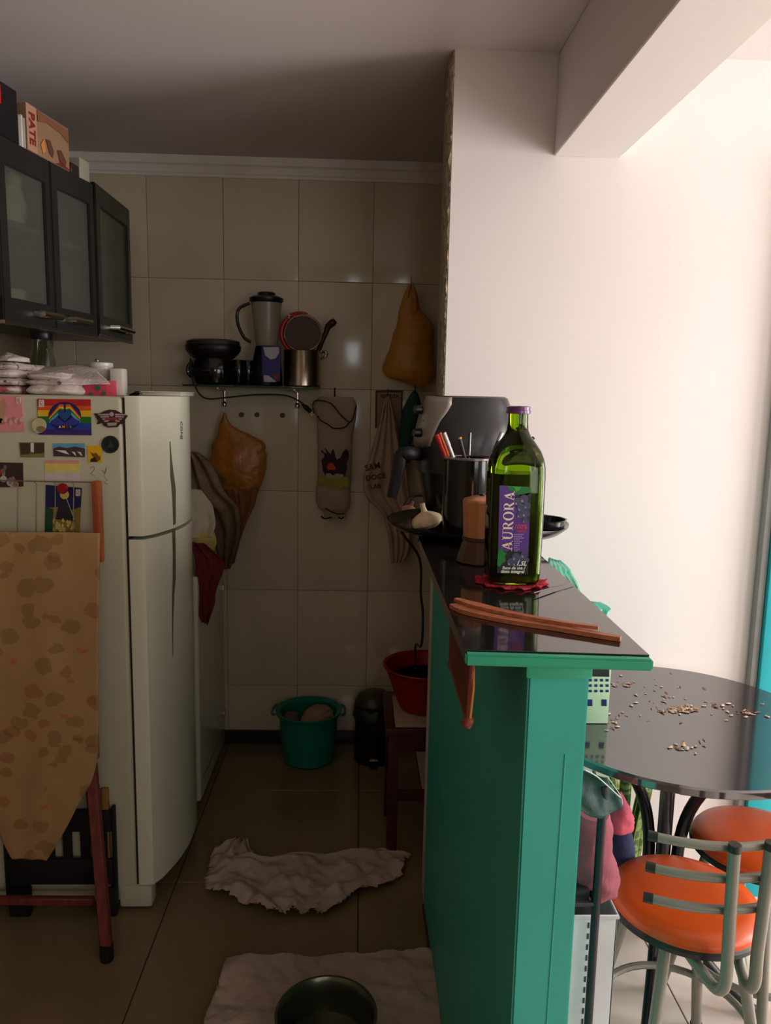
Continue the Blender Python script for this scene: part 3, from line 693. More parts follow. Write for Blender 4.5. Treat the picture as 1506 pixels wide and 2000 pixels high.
r = thing('glass_jar', 'clear glass jar with black lid behind the cloths on top of the fridge', 'jar', (PY(82, 700, 2.42).x, 2.42, FT))
jc = (PY(83, 700, 2.45).x, 2.45, FT)
glass = mat('clear_glass', (230, 236, 226), .03, trans=1, var=.0, ior=1.3)
hz = PY(83, 663, 2.45).z-FT
obj('jar_body', lathe(nb(), [(.034, 0), (.041, .006), (.041, hz*.62), (.030, hz*.85), (.028, hz), (.026, hz), (.028, hz*.84), (.0385, hz*.6), (.0385, .008), (.0, .006)], jc, 30), glass, r)
obj('lid', lathe(nb(), [(.031, hz), (.033, hz+.004), (.033, hz+.02), (.030, hz+.023)], jc, 30), dark, r)
obj('jar_contents', lathe(nb(), [(.037, .009), (.0375, .06), (.0, .064)], jc, 24), mat('jar_grain', (130, 104, 70), .8, var=.3, vs=90), r)
r = thing('white_canister', 'white plastic canister with knobbed lid beside the pink box on the fridge', 'canister', (PY(200, 770, 2.36).x, 2.36, FT))
P = PY(199, 740, 2.36); ht = PY(199, 717, 2.36).z-FT; wpl = mat('white_plastic', (206, 200, 184), .3)
obj('canister_body', lathe(nb(), [(.026, 0), (.029, .004), (.030, ht-.008), (.030, ht)], (P.x, 2.36, FT), 28), wpl, r)
obj('lid', lathe(nb(), [(.033, ht), (.034, ht+.004), (.033, ht+.012), (.028, ht+.014)], (P.x, 2.36, FT), 28), wpl, r)
obj('knob', lathe(nb(), [(.006, ht+.013), (.007, ht+.02), (.004, ht+.024)], (P.x-.012, 2.36, FT), 12), chrome, r)
obj('white_tub', pbox(214, 719, 240, 773, 2.3, .05, .006), wpl, label='plain white rectangular container to the right of the canister on the fridge', cat='container')
obj('dark_clip', blob([(PY(262, 773.5, 2.4), .016, .01), (PY(264, 769, 2.4), .012, .009), (PY(268, 764, 2.4), .004, .004)], 14, .2, 60, 1), bmt, label='small dark clip lying on the fridge top near the white container', cat='clip')
r = thing('white_tray', 'flat white plastic tray lying at the front corner of the fridge top', 'tray', PY(330, 772, 2.42))
obj('tray_base', box(nb(), (PY(292, 765, 2.4).x, 2.32, FT+.003), (PY(368, 765, 2.4).x-.004, 2.5, FT+.012), .003), wpl, r)
obj('rim', box(nb(), (PY(290, 765, 2.4).x, 2.315, FT+.012), (PY(369, 765, 2.4).x-.004, 2.505, FT+.016), .002), wpl, r)

# ------------------------------------------------------------------ glass shelf on the tiled wall
SZ = 1.555; s0, s1 = PY(362, 750, 3.1).x, PY(626, 752, 3.1).x
shf = thing('glass_shelf', 'green-edged glass shelf on the tiled wall holding the blender', 'shelf', ((s0+s1)/2, 3.1, SZ-.01))
obj('shelf_glass', box(nb(), (s0, 3.045, SZ-.008), (s1, YB-.006, SZ), .002), mat('green_glass', (70, 120, 96), .06, trans=.7, var=.02), shf)
for x in (437, 580):
    X = PY(x, 770, 3.19).x
    bm = nb(); tube(bm, [(X, YB-.004, SZ-.075), (X, YB-.012, SZ-.075), (X, YB-.014, SZ-.02), (X, 3.06, SZ-.0135)], .0045, 8)
    lathe(bm, [(.009, 0), (.011, .01), (.006, .02)], (X, YB-.014, SZ-.085), 12)
    obj('bracket', bm, chrome, shf)
def scx(x, Y=3.12): return PY(x, 700, Y).x
blk = mat('glossy_black', (14, 13, 14), .12, var=.1, coat=.3)
# black rice cooker
r = thing('black_cooker', 'round black lidded pot at the left end of the glass shelf', 'pot', (scx(415), 3.12, SZ))
c = (scx(417), 3.115, SZ+.0)
obj('pot_body', lathe(nb(), [(.055, 0.0), (.078, 0.0093), (.088, 0.0464), (.084, 0.087), (.076, 0.1021)], c, 36, 1, .75), blk, r)
obj('rim', lathe(nb(), [(.078, 0.1021), (.095, 0.116), (.108, 0.1334), (.110, 0.1508), (.106, 0.1566)], c, 36, 1, .65), dark, r)
obj('lid', lathe(nb(), [(.106, 0.1554), (.104, 0.1694), (.085, 0.1763), (.05, 0.1752), (.03, 0.1705), (.0, 0.1694)], c, 36, 1, .65), mat('lid_dark_grey', (46, 43, 43), .35), r)
obj('side_handle', tube(nb(), [(c[0]-.078, 3.10, SZ+.09), (c[0]-.094, 3.09, SZ+.065), (c[0]-.09, 3.09, SZ+.04), (c[0]-.078, 3.10, SZ+.03)], .008, 8, 4), blk, r)
for k, x in enumerate((466, 483)):
    r = obj('black_mug', lathe(nb(), [(.020, 0), (.023, .004), (.024, .095), (.0225, .098), (.021, .092), (.019, .01), (0, .008)], (scx(x, 3.09), 3.088+.03*k, SZ), 22), blk, label=('slim black canister beside the black pot on the glass shelf', 'slim black canister left of the blender base on the glass shelf')[k], cat='canister')
# blender
bc = (scx(522), 3.10, SZ)
r = thing('blender', 'blender with cloudy jar, dark lid and blue motor base on the glass shelf', 'blender', bc)
def zz_(y, Y=3.1): return PY(520, y, Y).z-SZ
hb = zz_(676)
obj('motor_base', lathe(nb(), [(.058, 0), (.062, .006), (.060, .05), (.056, hb*.6), (.046, hb-.012), (.044, hb)], bc, 32, 1, .85), mat('base_black', (18, 17, 26), .2), r)
def bface(px, m, name, off=0):
    Yf = bc[1]-.0535-off; o = obj(name, prism(nb(), [PY(x, y, Yf) for x, y in px], (0, .012, 0)), m, r, smooth=False); return o
bface([(511, 676), (548, 676), (547, 745), (513, 746)], mat('base_blue', (34, 32, 110), .3), 'front_panel')
bface([(514, 678), (545, 678), (545, 690), (538, 700), (528, 702), (518, 694)], mat('base_white', (180, 172, 178), .3), 'panel_print', .001)
bface([(515, 733), (524, 733), (534, 741), (540, 746), (516, 746)], MATS['base_white'], 'panel_print', .001)
bface([(531, 731), (545, 731), (543, 740), (537, 741)], mat('base_red', (130, 20, 24), .3), 'panel_print', .0015)
zt = zz_(590)
jar = mat('cloudy_jar', (176, 164, 146), .3, trans=.35, var=.05)
obj('jug', lathe(nb(), [(.040, hb), (.043, hb+.01), (.052, hb+(zt-hb)*.5), (.060, zt), (.057, zt), (.048, hb+(zt-hb)*.5), (.038, hb+.014), (0, hb+.01)], bc, 32, 1, .9), jar, r)
h1 = PY(488, 592, 3.1); h2 = PY(466, 604, 3.1); h3 = PY(464, 630, 3.1); h4 = PY(476, 658, 3.1); h5 = PY(490, 668, 3.1)
obj('handle', tube(nb(), [h1, h2, h3, h4, h5], .0065, 10, 5), mat('smoky_plastic', (60, 54, 48), .15, trans=.3), r)
obj('lid', lathe(nb(), [(.060, zt-.004), (.066, zt+.004), (.066, zt+.014), (.050, zt+.022), (.044, zt+.023)], bc, 32, 1, .9), dark, r)
obj('filler_cap', lathe(nb(), [(.036, zt+.022), (.034, zt+.034), (.028, zt+.037)], bc, 24), dark, r)
# blender cord down below shelf with plug
bm = tube(nb(), [PY(372, 700, 3.06), PY(374, 730, 3.035), PY(380, 752, 3.03), PY(392, 772, 3.04), (PY(408, 779, 3.06)), PY(437, 777, 3.08), PY(500, 771, 3.1), PY(555, 772, 3.12), PY(582, 782, 3.14), PY(597, 793, 3.15)], .0032, 8, 6)
cd = obj('cord', bm, bmt, label='black power cord looping below the glass shelf to a plug', cat='cord')
bm = tube(nb(), [PY(590, 789, 3.145), PY(598, 796, 3.15), PY(607, 804, 3.155)], [.004, .010, .009], 10)
obj('plug', bm, bmt, cd)
for dx in (0, 4, 8): obj('pin', tube(nb(), [PY(604+dx*.5, 806-dx*.7, 3.155), PY(611+dx*.5, 812-dx*.7, 3.157)], .0016, 6), chrome, cd)
# steel pot with red sieve
steel = mat('steel', (196, 180, 164), .22, metal=1, var=.05)
pc = (scx(592), 3.115, SZ)
hp = zz_(683)
r = thing('steel_pot', 'shiny steel pot at the right end of the glass shelf', 'pot', pc)
obj('pot_body', lathe(nb(), [(.070, 0), (.075, .004), (.076, hp-.004), (.079, hp), (.075, hp-.001), (.072, hp-.006), (.071, .006), (0, .005)], pc, 40), steel, r)
P = PY(634, 680, 3.1)
obj('side_handle', tube(nb(), [(pc[0]+.074, 3.10, SZ+hp-.03), (P.x+.006, 3.09, SZ+hp-.02), (P.x+.006, 3.09, SZ+hp-.004), (pc[0]+.074, 3.10, SZ+hp-.006)], .006, 8, 4), steel, r)
r = thing('red_sieve', 'round red-rimmed sieve standing in the steel pot on the shelf', 'sieve', PY(588, 690, 3.1))
cx_, cy_ = 592, 651
def disc(cx, cy, rx, ry, Y, n=40): return [PY(x, y, Y) for x, y in circ(cx, cy, rx, ry, n)]
obj('mesh', prism(nb(), disc(cx_, cy_, 34, 34, 3.085), (0, .004, 0)), mat('sieve_mesh', (74, 56, 46), .6, var=.2, vs=200), r)
p = disc(cx_, cy_, 36, 36, 3.08); p.append(p[0]); obj('rim', tube(nb(), p, .003, 8), steel, r)
p = [PY(x, y, 3.10) for x, y in circ(588, 651, 38, 40, 26, 95, 290)]
obj('red_frame', tube(nb(), p, [.004, .008, .009, .008, .004], 10), mat('sieve_red', (170, 34, 36), .35), r)
obj('lug', tube(nb(), [PY(574, 622, 3.09), PY(577, 612, 3.09)], [.007, .005], 10), MATS['sieve_red'], r)
obj('lug', tube(nb(), [PY(566, 622, 3.09), PY(563, 614, 3.09), PY(568, 618, 3.09)], .002, 6, 3), steel, r)
r = thing('wooden_spoon', 'dark wooden spoon leaning out of the steel pot', 'spoon', PY(622, 690, 3.12))
dwd = mat('dark_wood', (44, 22, 18), .45, var=.3, vs=14)
obj('handle', tube(nb(), [PY(618, 700, 3.13), PY(628, 668, 3.12), PY(638, 648, 3.115)], [.008, .011, .010], 10, 4), dwd, r)
obj('bowl', tube(nb(), [PY(636, 652, 3.115), PY(641, 638, 3.115), PY(650, 630, 3.11), PY(655, 626, 3.11)], [.009, .013, .015, .010], 12, 4), dwd, r)

# ------------------------------------------------------------------ bags, cloths and bits on the tiled wall
bagm = mat('orange_plastic_film', (184, 124, 36), .34, trans=.0, var=.08, vs=18, bump=.5, bs=24)
def bag_rows(Y, rows): return [(Vector((PY((l+r_)/2, y, Y).x, Y, PY((l+r_)/2, y, Y).z)), (PY(r_, y, Y).x-PY(l, y, Y).x)/2, dp) for y, l, r_, dp in rows]
hk = obj('wall_hook', tube(nb(), [PY(803, 540, YB), PY(803, 556, YB-.006), PY(803, 562, YB-.018), PY(803, 555, YB-.022)], .0025, 8, 4), chrome, label='small chrome hook holding the right orange bag', cat='hook')
r = thing('orange_bag', 'large orange plastic carrier bag hanging at the right of the tiled wall', 'bag', PY(803, 750, 3.17))
obj('bag_body', blob(bag_rows(3.165, [(556, 798, 808, .006), (575, 789, 816, .010), (600, 781, 820, .016), (622, 775, 838, .024), (632, 772, 843, .028), (670, 764, 844, .04), (705, 753, 845, .046), (722, 749, 849, .045), (738, 757, 846, .035), (748, 790, 838, .02), (758, 812, 824, .006)]), 60, .07, 13, 2), bagm, r)
obj('handle_loop', tube(nb(), [PY(796, 580, 3.145), PY(801, 558, 3.15), PY(806, 556, 3.15), PY(811, 580, 3.145), PY(812, 608, 3.14)], [.004, .003, .003, .004, .006], 8, 5), bagm, r)
bagd = mat('amber_plastic_film', (170, 106, 34), .3, rgb2=(120, 96, 40), thr=.58, vs=9, bump=.5, bs=26)
r = thing('amber_bag', 'amber plastic bag with greenish contents hanging from the left shelf bracket', 'bag', PY(460, 990, 3.15))
obj('bag_body', blob(bag_rows(3.15, [(805, 437, 441, .004), (830, 429, 452, .010), (850, 424, 490, .018), (866, 419, 514, .026), (885, 413, 521, .034), (905, 408, 519, .04), (930, 415, 513, .044), (955, 432, 505, .038), (975, 446, 500, .03), (992, 458, 490, .016), (996, 466, 480, .004)]), 60, .07, 16, 8), bagd, r)
obj('bag_tail', sheet(E(3.12, [(955, 440, 504), (985, 452, 498), (1020, 462, 482), (1060, 460, 468), (1100, 452, 458)]), 12, 4, .01, 14, seed=7, vfold=.003), mat('amber_tail', (128, 78, 34), .5, var=.2), r, solid=.001)
# bag dispenser cloth with hen applique
lc = mat('beige_linen', (172, 152, 126), .9, var=.06, vs=20, bump=.3, bs=160)
r = thing('bag_dispenser', 'beige cloth tube with black trimmed flap and hen applique hanging on the tiles', 'bag holder', PY(656, 1015, 3.17))
obj('tube_body', blob(bag_rows(3.175, [(775, 626, 690, .012), (790, 614, 697, .018), (820, 618, 695, .022), (850, 620, 690, .026), (900, 621, 687, .03), (950, 619, 686, .032), (975, 617, 685, .03), (992, 622, 682, .024), (1000, 633, 676, .014), (1012, 632, 674, .012)]), 30, .03, 12, 5), lc, r)
BY = 3.14
tr = mat('black_trim', (30, 18, 14), .8)
def trim(px, Y=BY, w=.0025, nm='trim', m=None): return obj(nm, tube(nb(), [PY(x, y, Y) for x, y in px], w, 7, 4), m or tr, r)
trim([(614, 808), (611, 795), (613, 785), (622, 782), (640, 785), (652, 793), (662, 806), (676, 820), (684, 824), (690, 815), (696, 790)])
trim([(620, 812), (626, 821), (640, 829), (650, 836), (662, 837), (674, 834), (684, 824)])
trim([(635, 993), (648, 1000), (662, 1004), (672, 1003)]); trim([(627, 1008), (634, 1013), (648, 1010)], w=.003); trim([(661, 1010), (667, 1013), (671, 1010)], w=.003)
obj('hanging_loop', tube(nb(), [PY(654, 758, 3.2), PY(654, 778, 3.17)], .003, 7), tr, r)
def app(px, m, nm, dy=0): return obj(nm, prism(nb(), [PY(x, y, BY-dy) for x, y in px], (0, .006, 0)), m, r, smooth=False)
app([(628, 898), (634, 892), (633, 886), (628, 884), (627, 878), (633, 884), (638, 886), (634, 874), (641, 882), (646, 888), (648, 880), (652, 878), (655, 892), (658, 898), (665, 894), (670, 882), (676, 877), (681, 882), (681, 893), (677, 904), (678, 916), (673, 931), (668, 926), (650, 928), (640, 926), (636, 930), (630, 918)], mat('hen_brown', (46, 32, 28), .8), 'hen_applique')
app([(638, 911), (644, 904), (649, 904), (655, 912), (655, 918), (640, 918)], mat('hen_orange', (190, 78, 34), .8), 'hen_face', .001)
app([(637, 925), (645, 924), (650, 930), (656, 925), (664, 926), (670, 926), (672, 934), (636, 934)], mat('hen_white', (170, 156, 140), .8), 'hen_body', .002)
app([(622, 930), (678, 932), (682, 948), (676, 955), (672, 948), (664, 957), (657, 950), (643, 956), (638, 948), (622, 946)], mat('nest_olive', (150, 146, 46), .8), 'nest_applique', .0005)
# dishcloth with brown print, and small framed board behind it
r = thing('framed_board', 'small square board with a dark wooden frame hung on the tiled wall', 'picture', PY(760, 850, 3.2))
obj('board', prism(nb(), [PY(x, y, 3.208) for x, y in ((736, 764), (785, 764), (785, 848), (736, 836))], (0, .006, 0)), mat('board_beige', (150, 122, 98), .6), r, smooth=False)
fm = mat('frame_brown', (70, 40, 26), .5)
for a, b in (((735, 764), (787, 764)), ((735, 764), (734, 836)), ((785, 764), (785, 852))):
    obj('frame_strip', tube(nb(), [PY(*a, 3.203), PY(*b, 3.203)], .0032, 6), fm, r)
obj('lettering', place(text_bm('RECEITA', .020, .0004, .0005), PY(761, 774, 3.203)), fm, r, smooth=False)
dc = mat('pinkish_dishcloth', (184, 156, 134), .9, var=.05, bump=.35, bs=110)
r = cloth('dish_towel', E(3.15, [(775, 754, 760), (800, 747, 768), (840, 738, 776), (880, 726, 787), (920, 714, 794), (950, 710, 796), (975, 720, 800), (1000, 745, 803), (1040, 758, 803), (1075, 762, 800), (1098, 765, 790)]), dc, nu=36, wr=.01, ws=12, vfold=.007, vk=24, seed=14, solid=.003, label='pale pinkish dish towel with brown lettering hanging right of the hen bag holder', cat='towel')
for s, x, y, sz, rot in (('SAM', 728, 912, .034, -14), ('DOCE', 734, 932, .030, -10), ('LAR', 734, 950, .026, -6)):
    bm = text_bm(s, sz, .0004, .0008); place(bm, PY(x, y, 3.120), 90, rot, 0); obj('print', bm, mat('towel_brown', (92, 50, 40), .9), r, smooth=False)
obj('wall_hook', tube(nb(), [PY(757, 760, YB), PY(757, 772, YB-.02), PY(757, 782, 3.17), PY(757, 776, 3.14)], .0025, 8, 3), chrome, label='small chrome hook carrying the dish towel', cat='hook')
# green oven mitt and dark knobs left of the fryer
gm = mat('dark_green_cloth', (10, 66, 50), .7, var=.12, bump=.3, bs=60)
r = thing('green_mitt', 'pointed dark green oven mitt hanging between the dish towel and the air fryer', 'oven mitt', PY(795, 880, 3.1))
obj('mitt_body', blob(bag_rows(3.12, [(762, 808, 812, .004), (775, 799, 819, .012), (800, 788, 823, .02), (830, 782, 818, .024), (860, 779, 812, .024), (885, 779, 806, .02), (905, 782, 800, .01)]), 26, .03, 10, 4), gm, r)
obj('hanging_loop', tube(nb(), [PY(809, 748, 3.18), PY(811, 756, 3.14), PY(810, 766, 3.12)], .002, 6, 3), gm, r)
for k in range(3):
    obj('adhesive_hook', prism(nb(), [PY(x, y, 3.219) for x, y in circ((472, 502, 552)[k], (810, 810, 811)[k], 5, 5, 14)], (0, -.004, 0)), mat('grey_adhesive', (92, 84, 66), .7), smooth=False,
        label=('leftmost of three small grey adhesive dots on the tiles below the shelf', 'middle one of three small grey adhesive dots below the shelf', 'rightmost of three small grey adhesive dots below the shelf')[k], cat='adhesive dot', group='grey adhesive dots on the tiles')

# ------------------------------------------------------------------ kitchen floor: green tub, bin, red basin on stool, rags
tub = mat('green_plastic', (12, 128, 104), .32, var=.04)
c = Vector((PY(603, 1420, 3.07).x, 3.07, 0)); r = thing('green_tub', 'round green plastic tub with cloths standing on the kitchen floor', 'tub', c)
k = .5*(PY(655, 1440, 3).x-PY(550, 1440, 3).x)
T0, T1 = .105, .128; Hh = .222
obj('tub_body', lathe(nb(), [(T0*.9, 0), (T0, .008), (T0+.012, .1), (T1-.006, Hh-.02), (T1+.008, Hh-.012), (T1+.012, Hh), (T1+.006, Hh+.002), (T1-.010, Hh-.008), (T0+.006, .1), (T0-.004, .012), (0, .01)], c, 44), tub, r)
for s in (-1, 1):
    obj('handle', tube(nb(), [c+Vector((s*(T1+.008), -.05, Hh-.004)), c+Vector((s*(T1+.022), -.03, Hh-.008)), c+Vector((s*(T1+.022), .03, Hh-.008)), c+Vector((s*(T1+.008), .05, Hh-.004))], .006, 8, 4), tub, r)
obj('tub_cloth', blob([(c+Vector((.036, -.01, .14)), .06, .07), (c+Vector((.036, -.01, .18)), .064, .07), (c+Vector((.04, 0, .212)), .05, .05), (c+Vector((.046, 0, .232)), .03, .03), (c+Vector((.048, 0, .236)), .003, .003)], 36, .2, 16, 5), mat('beige_rag', (166, 136, 110), .9, bump=.3, bs=60), label='beige cloth heaped inside the green tub', cat='cloth')
obj('tub_cloth', blob([(c+Vector((-.070, -.02, .14)), .034, .05), (c+Vector((-.070, -.02, .18)), .034, .055), (c+Vector((-.074, -.02, .203)), .024, .04), (c+Vector((-.072, -.02, .208)), .003, .003)], 30, .2, 16, 8), mat('dull_rag', (116, 100, 84), .9, bump=.3, bs=60), label='duller grey-brown cloth at the left inside the green tub', cat='cloth')
c = Vector((PY(730, 1430, 3.08).x, 3.08, 0)); r = thing('pedal_bin', 'dark steel pedal bin with liner beside the green tub', 'bin', c)
dst = mat('dark_steel', (64, 56, 52), .3, metal=.8, var=.06)
obj('bin_body', lathe(nb(), [(.076, 0), (.080, .006), (.080, .21), (.078, .212)], c, 36), dst, r)
obj('plastic_base', lathe(nb(), [(.082, 0), (.083, .022), (.0805, .024)], c, 36), dark, r)
obj('liner', lathe(nb(), [(.090, .185), (.086, .20), (.084, .235), (.081, .24), (.079, .215)], c, 36, wob=.12, caps=False), mat('bin_liner', (30, 44, 40), .3, var=.2), r, solid=.001)
obj('rim', lathe(nb(), [(.081, .225), (.083, .235), (.083, .25), (.080, .252)], c, 36), dst, r)
obj('lid', lathe(nb(), [(.082, .252), (.081, .262), (.066, .285), (.04, .298), (0, .302)], c, 36), mat('lid_brown_grey', (84, 74, 62), .35, metal=.6), r)
obj('pedal', box(nb(), (c.x-.016, c.y-.112, .006), (c.x+.016, c.y-.07, .014), .003), dark, r)
obj('lettering', place(text_bm('ABRA', .014, .0004, .0004), c+Vector((0, -.0845, .03))), mat('print_silver', (200, 196, 190), .4), r, smooth=False)
# dark red stool with basin
drw = mat('dark_red_wood', (66, 20, 16), .45, var=.3, vs=12, scale3=(6, 6, .6))
r = thing('red_brown_stool', 'dark red wooden stool against the half wall, holding the red basin', 'stool', (.17, 2.45, 0))
SH = .46
xa, xb, ya, yb = .108, .40, 2.36, 2.66
xb = .36
obj('seat', box(nb(), (xa-.012, ya-.012, SH-.025), (xb, yb+.012, SH), .004), drw, r)
obj('apron', box(nb(), (xa+.004, ya+.002, SH-.085), (xb-.004, ya+.018, SH-.025), .002), drw, r)
obj('apron', box(nb(), (xa, ya+.01, SH-.085), (xa+.016, yb-.01, SH-.025), .002), drw, r)
for x in (xa, xb-.04):
    for y in (ya, yb-.04):
        obj('leg', box(nb(), (x, y, 0), (x+.034, y+.034, SH-.025), .003), drw, r)
for z in (.17, .30): obj('stretcher', box(nb(), (xa+.004, ya+.03, z), (xa+.022, yb-.03, z+.035), .002), drw, r)
obj('stretcher', box(nb(), (xa+.03, ya+.006, .20), (xb-.03, ya+.024, .235), .002), drw, r)
obj('folded_cloth', box(nb(), (xa+.02, ya-.004, SH+.001), (xb-.03, yb-.05, SH+.010), .004), mat('cream_cloth', (176, 148, 128), .9, bump=.2), label='folded cream cloth between the red basin and the dark red stool', cat='cloth')
c = Vector((.232, 2.505, SH+.0105)); r = thing('red_basin', 'deep red plastic basin on the dark red stool', 'basin', c)
obj('basin_body', lathe(nb(), [(.070, 0), (.082, .004), (.105, .06), (.128, .125), (.140, .15), (.144, .152), (.142, .156), (.132, .152), (.120, .122), (.098, .06), (.076, .008), (0, .006)], c, 44), mat('red_plastic', (140, 12, 22), .3, var=.05), r)
obj('dark_pan', lathe(nb(), [(.05, .012), (.085, .05), (.10, .115), (.096, .115), (.08, .052), (0, .02)], c, 36), blk, label='black pan lying inside the red basin', cat='pan')
ragm = mat('floor_rag', (182, 162, 146), .95, var=.10, vs=9, bump=.5, bs=45)
def rag(name, rows, z0, label, seed, cat='rag', wr=.012, vfold=.006, vk=18, rg=.006, nu=60, m=ragm, nv=9, solid=.003):
    e = [(PZ(l[0], l[1], z0), PZ(q[0], q[1], z0)) for l, q in rows]
    return obj(name, sheet(e, nu, nv, wr, 16, (0, 0, 1), seed, rg, vfold, vk), m, solid=solid, label=label, cat=cat, ang=80)
rag('floor_cloth', [((462, 1652), (482, 1645)), ((425, 1668), (500, 1680)), ((408, 1690), (540, 1684)), ((412, 1700), (782, 1668)), ((404, 1722), (783, 1690)), ((402, 1738), (782, 1712)), ((424, 1750), (745, 1730)), ((465, 1760), (690, 1748)), ((490, 1774), (672, 1764)), ((520, 1784), (630, 1786))], .012, 'crumpled greyish floor cloth lying across the kitchen floor before the tub', 6, nu=80, wr=.022, vfold=.008, rg=.008)
rag('floor_towel', [((443, 1874), (838, 1862)), ((438, 1890), (858, 1878)), ((428, 1920), (862, 1920)), ((412, 1960), (862, 1960)), ((398, 2005), (864, 2010)), ((380, 2060), (868, 2070))], .010, 'pale floor towel under the metal bowl in the foreground', 12, nu=70, wr=.010, vfold=.004, vk=10, rg=.002, nv=10)
# metal bowl
mb = mat('green_grey_metal', (112, 116, 96), .28, metal=.9, var=.08, vs=8)
c = PZ(637, 1980, .114); c = Vector((c.x, c.y, .022)); q = .118
r = thing('metal_bowl', 'round greenish steel bowl standing on the towel in the foreground', 'bowl', c)
obj('bowl_body', lathe(nb(), [(q*.80, 0), (q*.86, .004), (q*.90, .05), (q*.985, .056), (q*.985, .062), (q*.93, .066), (q*.94, .085), (q*1.0, .09), (q, .094), (q*.95, .094), (q*.90, .085), (q*.86, .05), (q*.82, .012), (q*.5, .008), (0, .007)], c, 56), mb, r)
# bamboo mat hanging under the counter edge
bmm = mat('brown_bamboo', (92, 52, 34), .5, var=.25, vs=20); rdm = mat('rust_binding', (116, 50, 32), .6)
r = thing('bamboo_mat', 'small dark bamboo slat mat with rust binding hanging under the counter edge', 'place mat', (.19, 1.15, .99))
A = [PY(885, 1222, 1.17), PY(921, 1292, 1.0), PY(916, 1408, 1.0), PY(880, 1300, 1.17)]
A = [Vector((.158+.004, 1.26, 1.162)), Vector((.158, 1.02, 1.162)), Vector((.158, 1.02, 1.0)), Vector((.162, 1.26, 1.0))]
TLp, TRp, BRp, BLp = PY(884, 1205, 1.16), PY(922, 1295, .985), PY(914, 1408, .985), PY(881, 1298, 1.16)
for k in range(16):
    t = (k+.5)/16; a = TLp.lerp(TRp, t); b = BLp.lerp(BRp, t)
    obj('slat', tube(nb(), [a, b], .0032, 6), bmm, r)
for a, b in ((TRp, BRp), (BLp, BRp), (TLp, BLp)):
    obj('binding', tube(nb(), [a, a.lerp(b, .5)+Vector((0, 0, -.001)), b], .0042, 8), rdm, r)
obj('tassel', blob([(BRp+Vector((0, 0, .006)), .004, .004), (BRp+Vector((0, 0, -.001)), .008, .007), (BRp+Vector((0, 0, -.009)), .006, .006)], 12, .2, 60, 1), rdm, r)
obj('tassel', blob([(BLp+Vector((0, 0, .006)), .004, .004), (BLp+Vector((0, 0, -.001)), .006, .006), (BLp+Vector((0, 0, -.008)), .005, .005)], 12, .2, 60, 2), rdm, r)
obj('hanging_cord', tube(nb(), [TRp+Vector((.002, 0, .0)), PY(921, 1340, .985)+Vector((.002, -.004, 0)), PY(916, 1400, .985)+Vector((.001, -.004, 0))], .002, 6), mat('mustard_cord', (170, 110, 40), .7), r)

# ------------------------------------------------------------------ counter top (z 1.193): bottle
CT = 1.193
bcx, bcy = .277, 1.350
def hz_(y): return PY(1010, y, bcy).z-CT
def hw_(px): return px/F*bcy
r = thing('grape_juice_bottle', 'big green glass grape juice bottle with purple cap and label on the red doily', 'bottle', (bcx, bcy, CT+.004))
z0 = .0045
hb = hz_(1150); top = hz_(820)
def H(y): return z0+(hz_(y)-hz_(1152))
prof = [(hw_(46), H(1152)), (hw_(50), H(1146)), (hw_(52), H(1130)), (hw_(53), H(1040)), (hw_(53), H(950)), (hw_(52.5), H(930)), (hw_(50), H(915)), (hw_(45), H(900)), (hw_(35), H(884)), (hw_(26), H(872)), (hw_(21), H(860)), (hw_(19.5), H(845)), (hw_(19.5), H(826))]
sqs = [4, 4, 4, 4, 4, 3.4, 2.6, 1.6, .8, .3, 0, 0, 0]
gm_ = mat('green_bottle_glass', (90, 140, 20), .02, trans=1, ior=1.35, var=0)
bm = lathe(nb(), prof, (bcx, bcy, CT), 56, 1, .9, sqs, caps=False)
inner = [(max(q-.0028, .001), z+.003*(i == 0)) for i, (q, z) in enumerate(prof)]
b2 = lathe(nb(), inner, (bcx, bcy, CT), 56, 1, .9, sqs, caps=False)
lathe(bm, [(prof[0][0], prof[0][1]), (0, prof[0][1])], (bcx, bcy, CT), 56, 1, .9, [4, 4], caps=False)
lathe(b2, [(inner[0][0], inner[0][1]), (0, inner[0][1])], (bcx, bcy, CT), 56, 1, .9, [4, 4], caps=False)
bmesh.ops.reverse_faces(b2, faces=b2.faces); join(bm, b2)
# absorption: green volume inside the glass wall
nt = gm_.node_tree; bs = nt.nodes['Principled BSDF']
for l in list(bs.inputs['Base Color'].links): nt.links.remove(l)
bs.inputs['Base Color'].default_value = (.42, .60, .05, 1)
obj('glass', bm, gm_, r, ang=60)
lp = [(q-.0035, z+(.004 if i == 0 else 0)) for i, (q, z) in enumerate(prof) if z < H(943)]
lp.append((prof[5][0]-.0035, H(943)))
bm = lathe(nb(), lp, (bcx, bcy, CT), 56, 1, .9, sqs[:len(lp)])
obj('juice', bm, mat('dark_grape_juice', (14, 10, 8), .15, var=.2), r)
zc = H(829)
capm = mat('purple_cap', (104, 52, 104), .25, coat=.3)
obj('cap', lathe(nb(), [(hw_(22), zc), (hw_(24), zc+.001), (hw_(24), zc+.006), (hw_(22.5), zc+.0065), (hw_(23), zc+.012), (hw_(20), zc+.0135), (0, zc+.0135)], (bcx, bcy, CT), 40), capm, r)
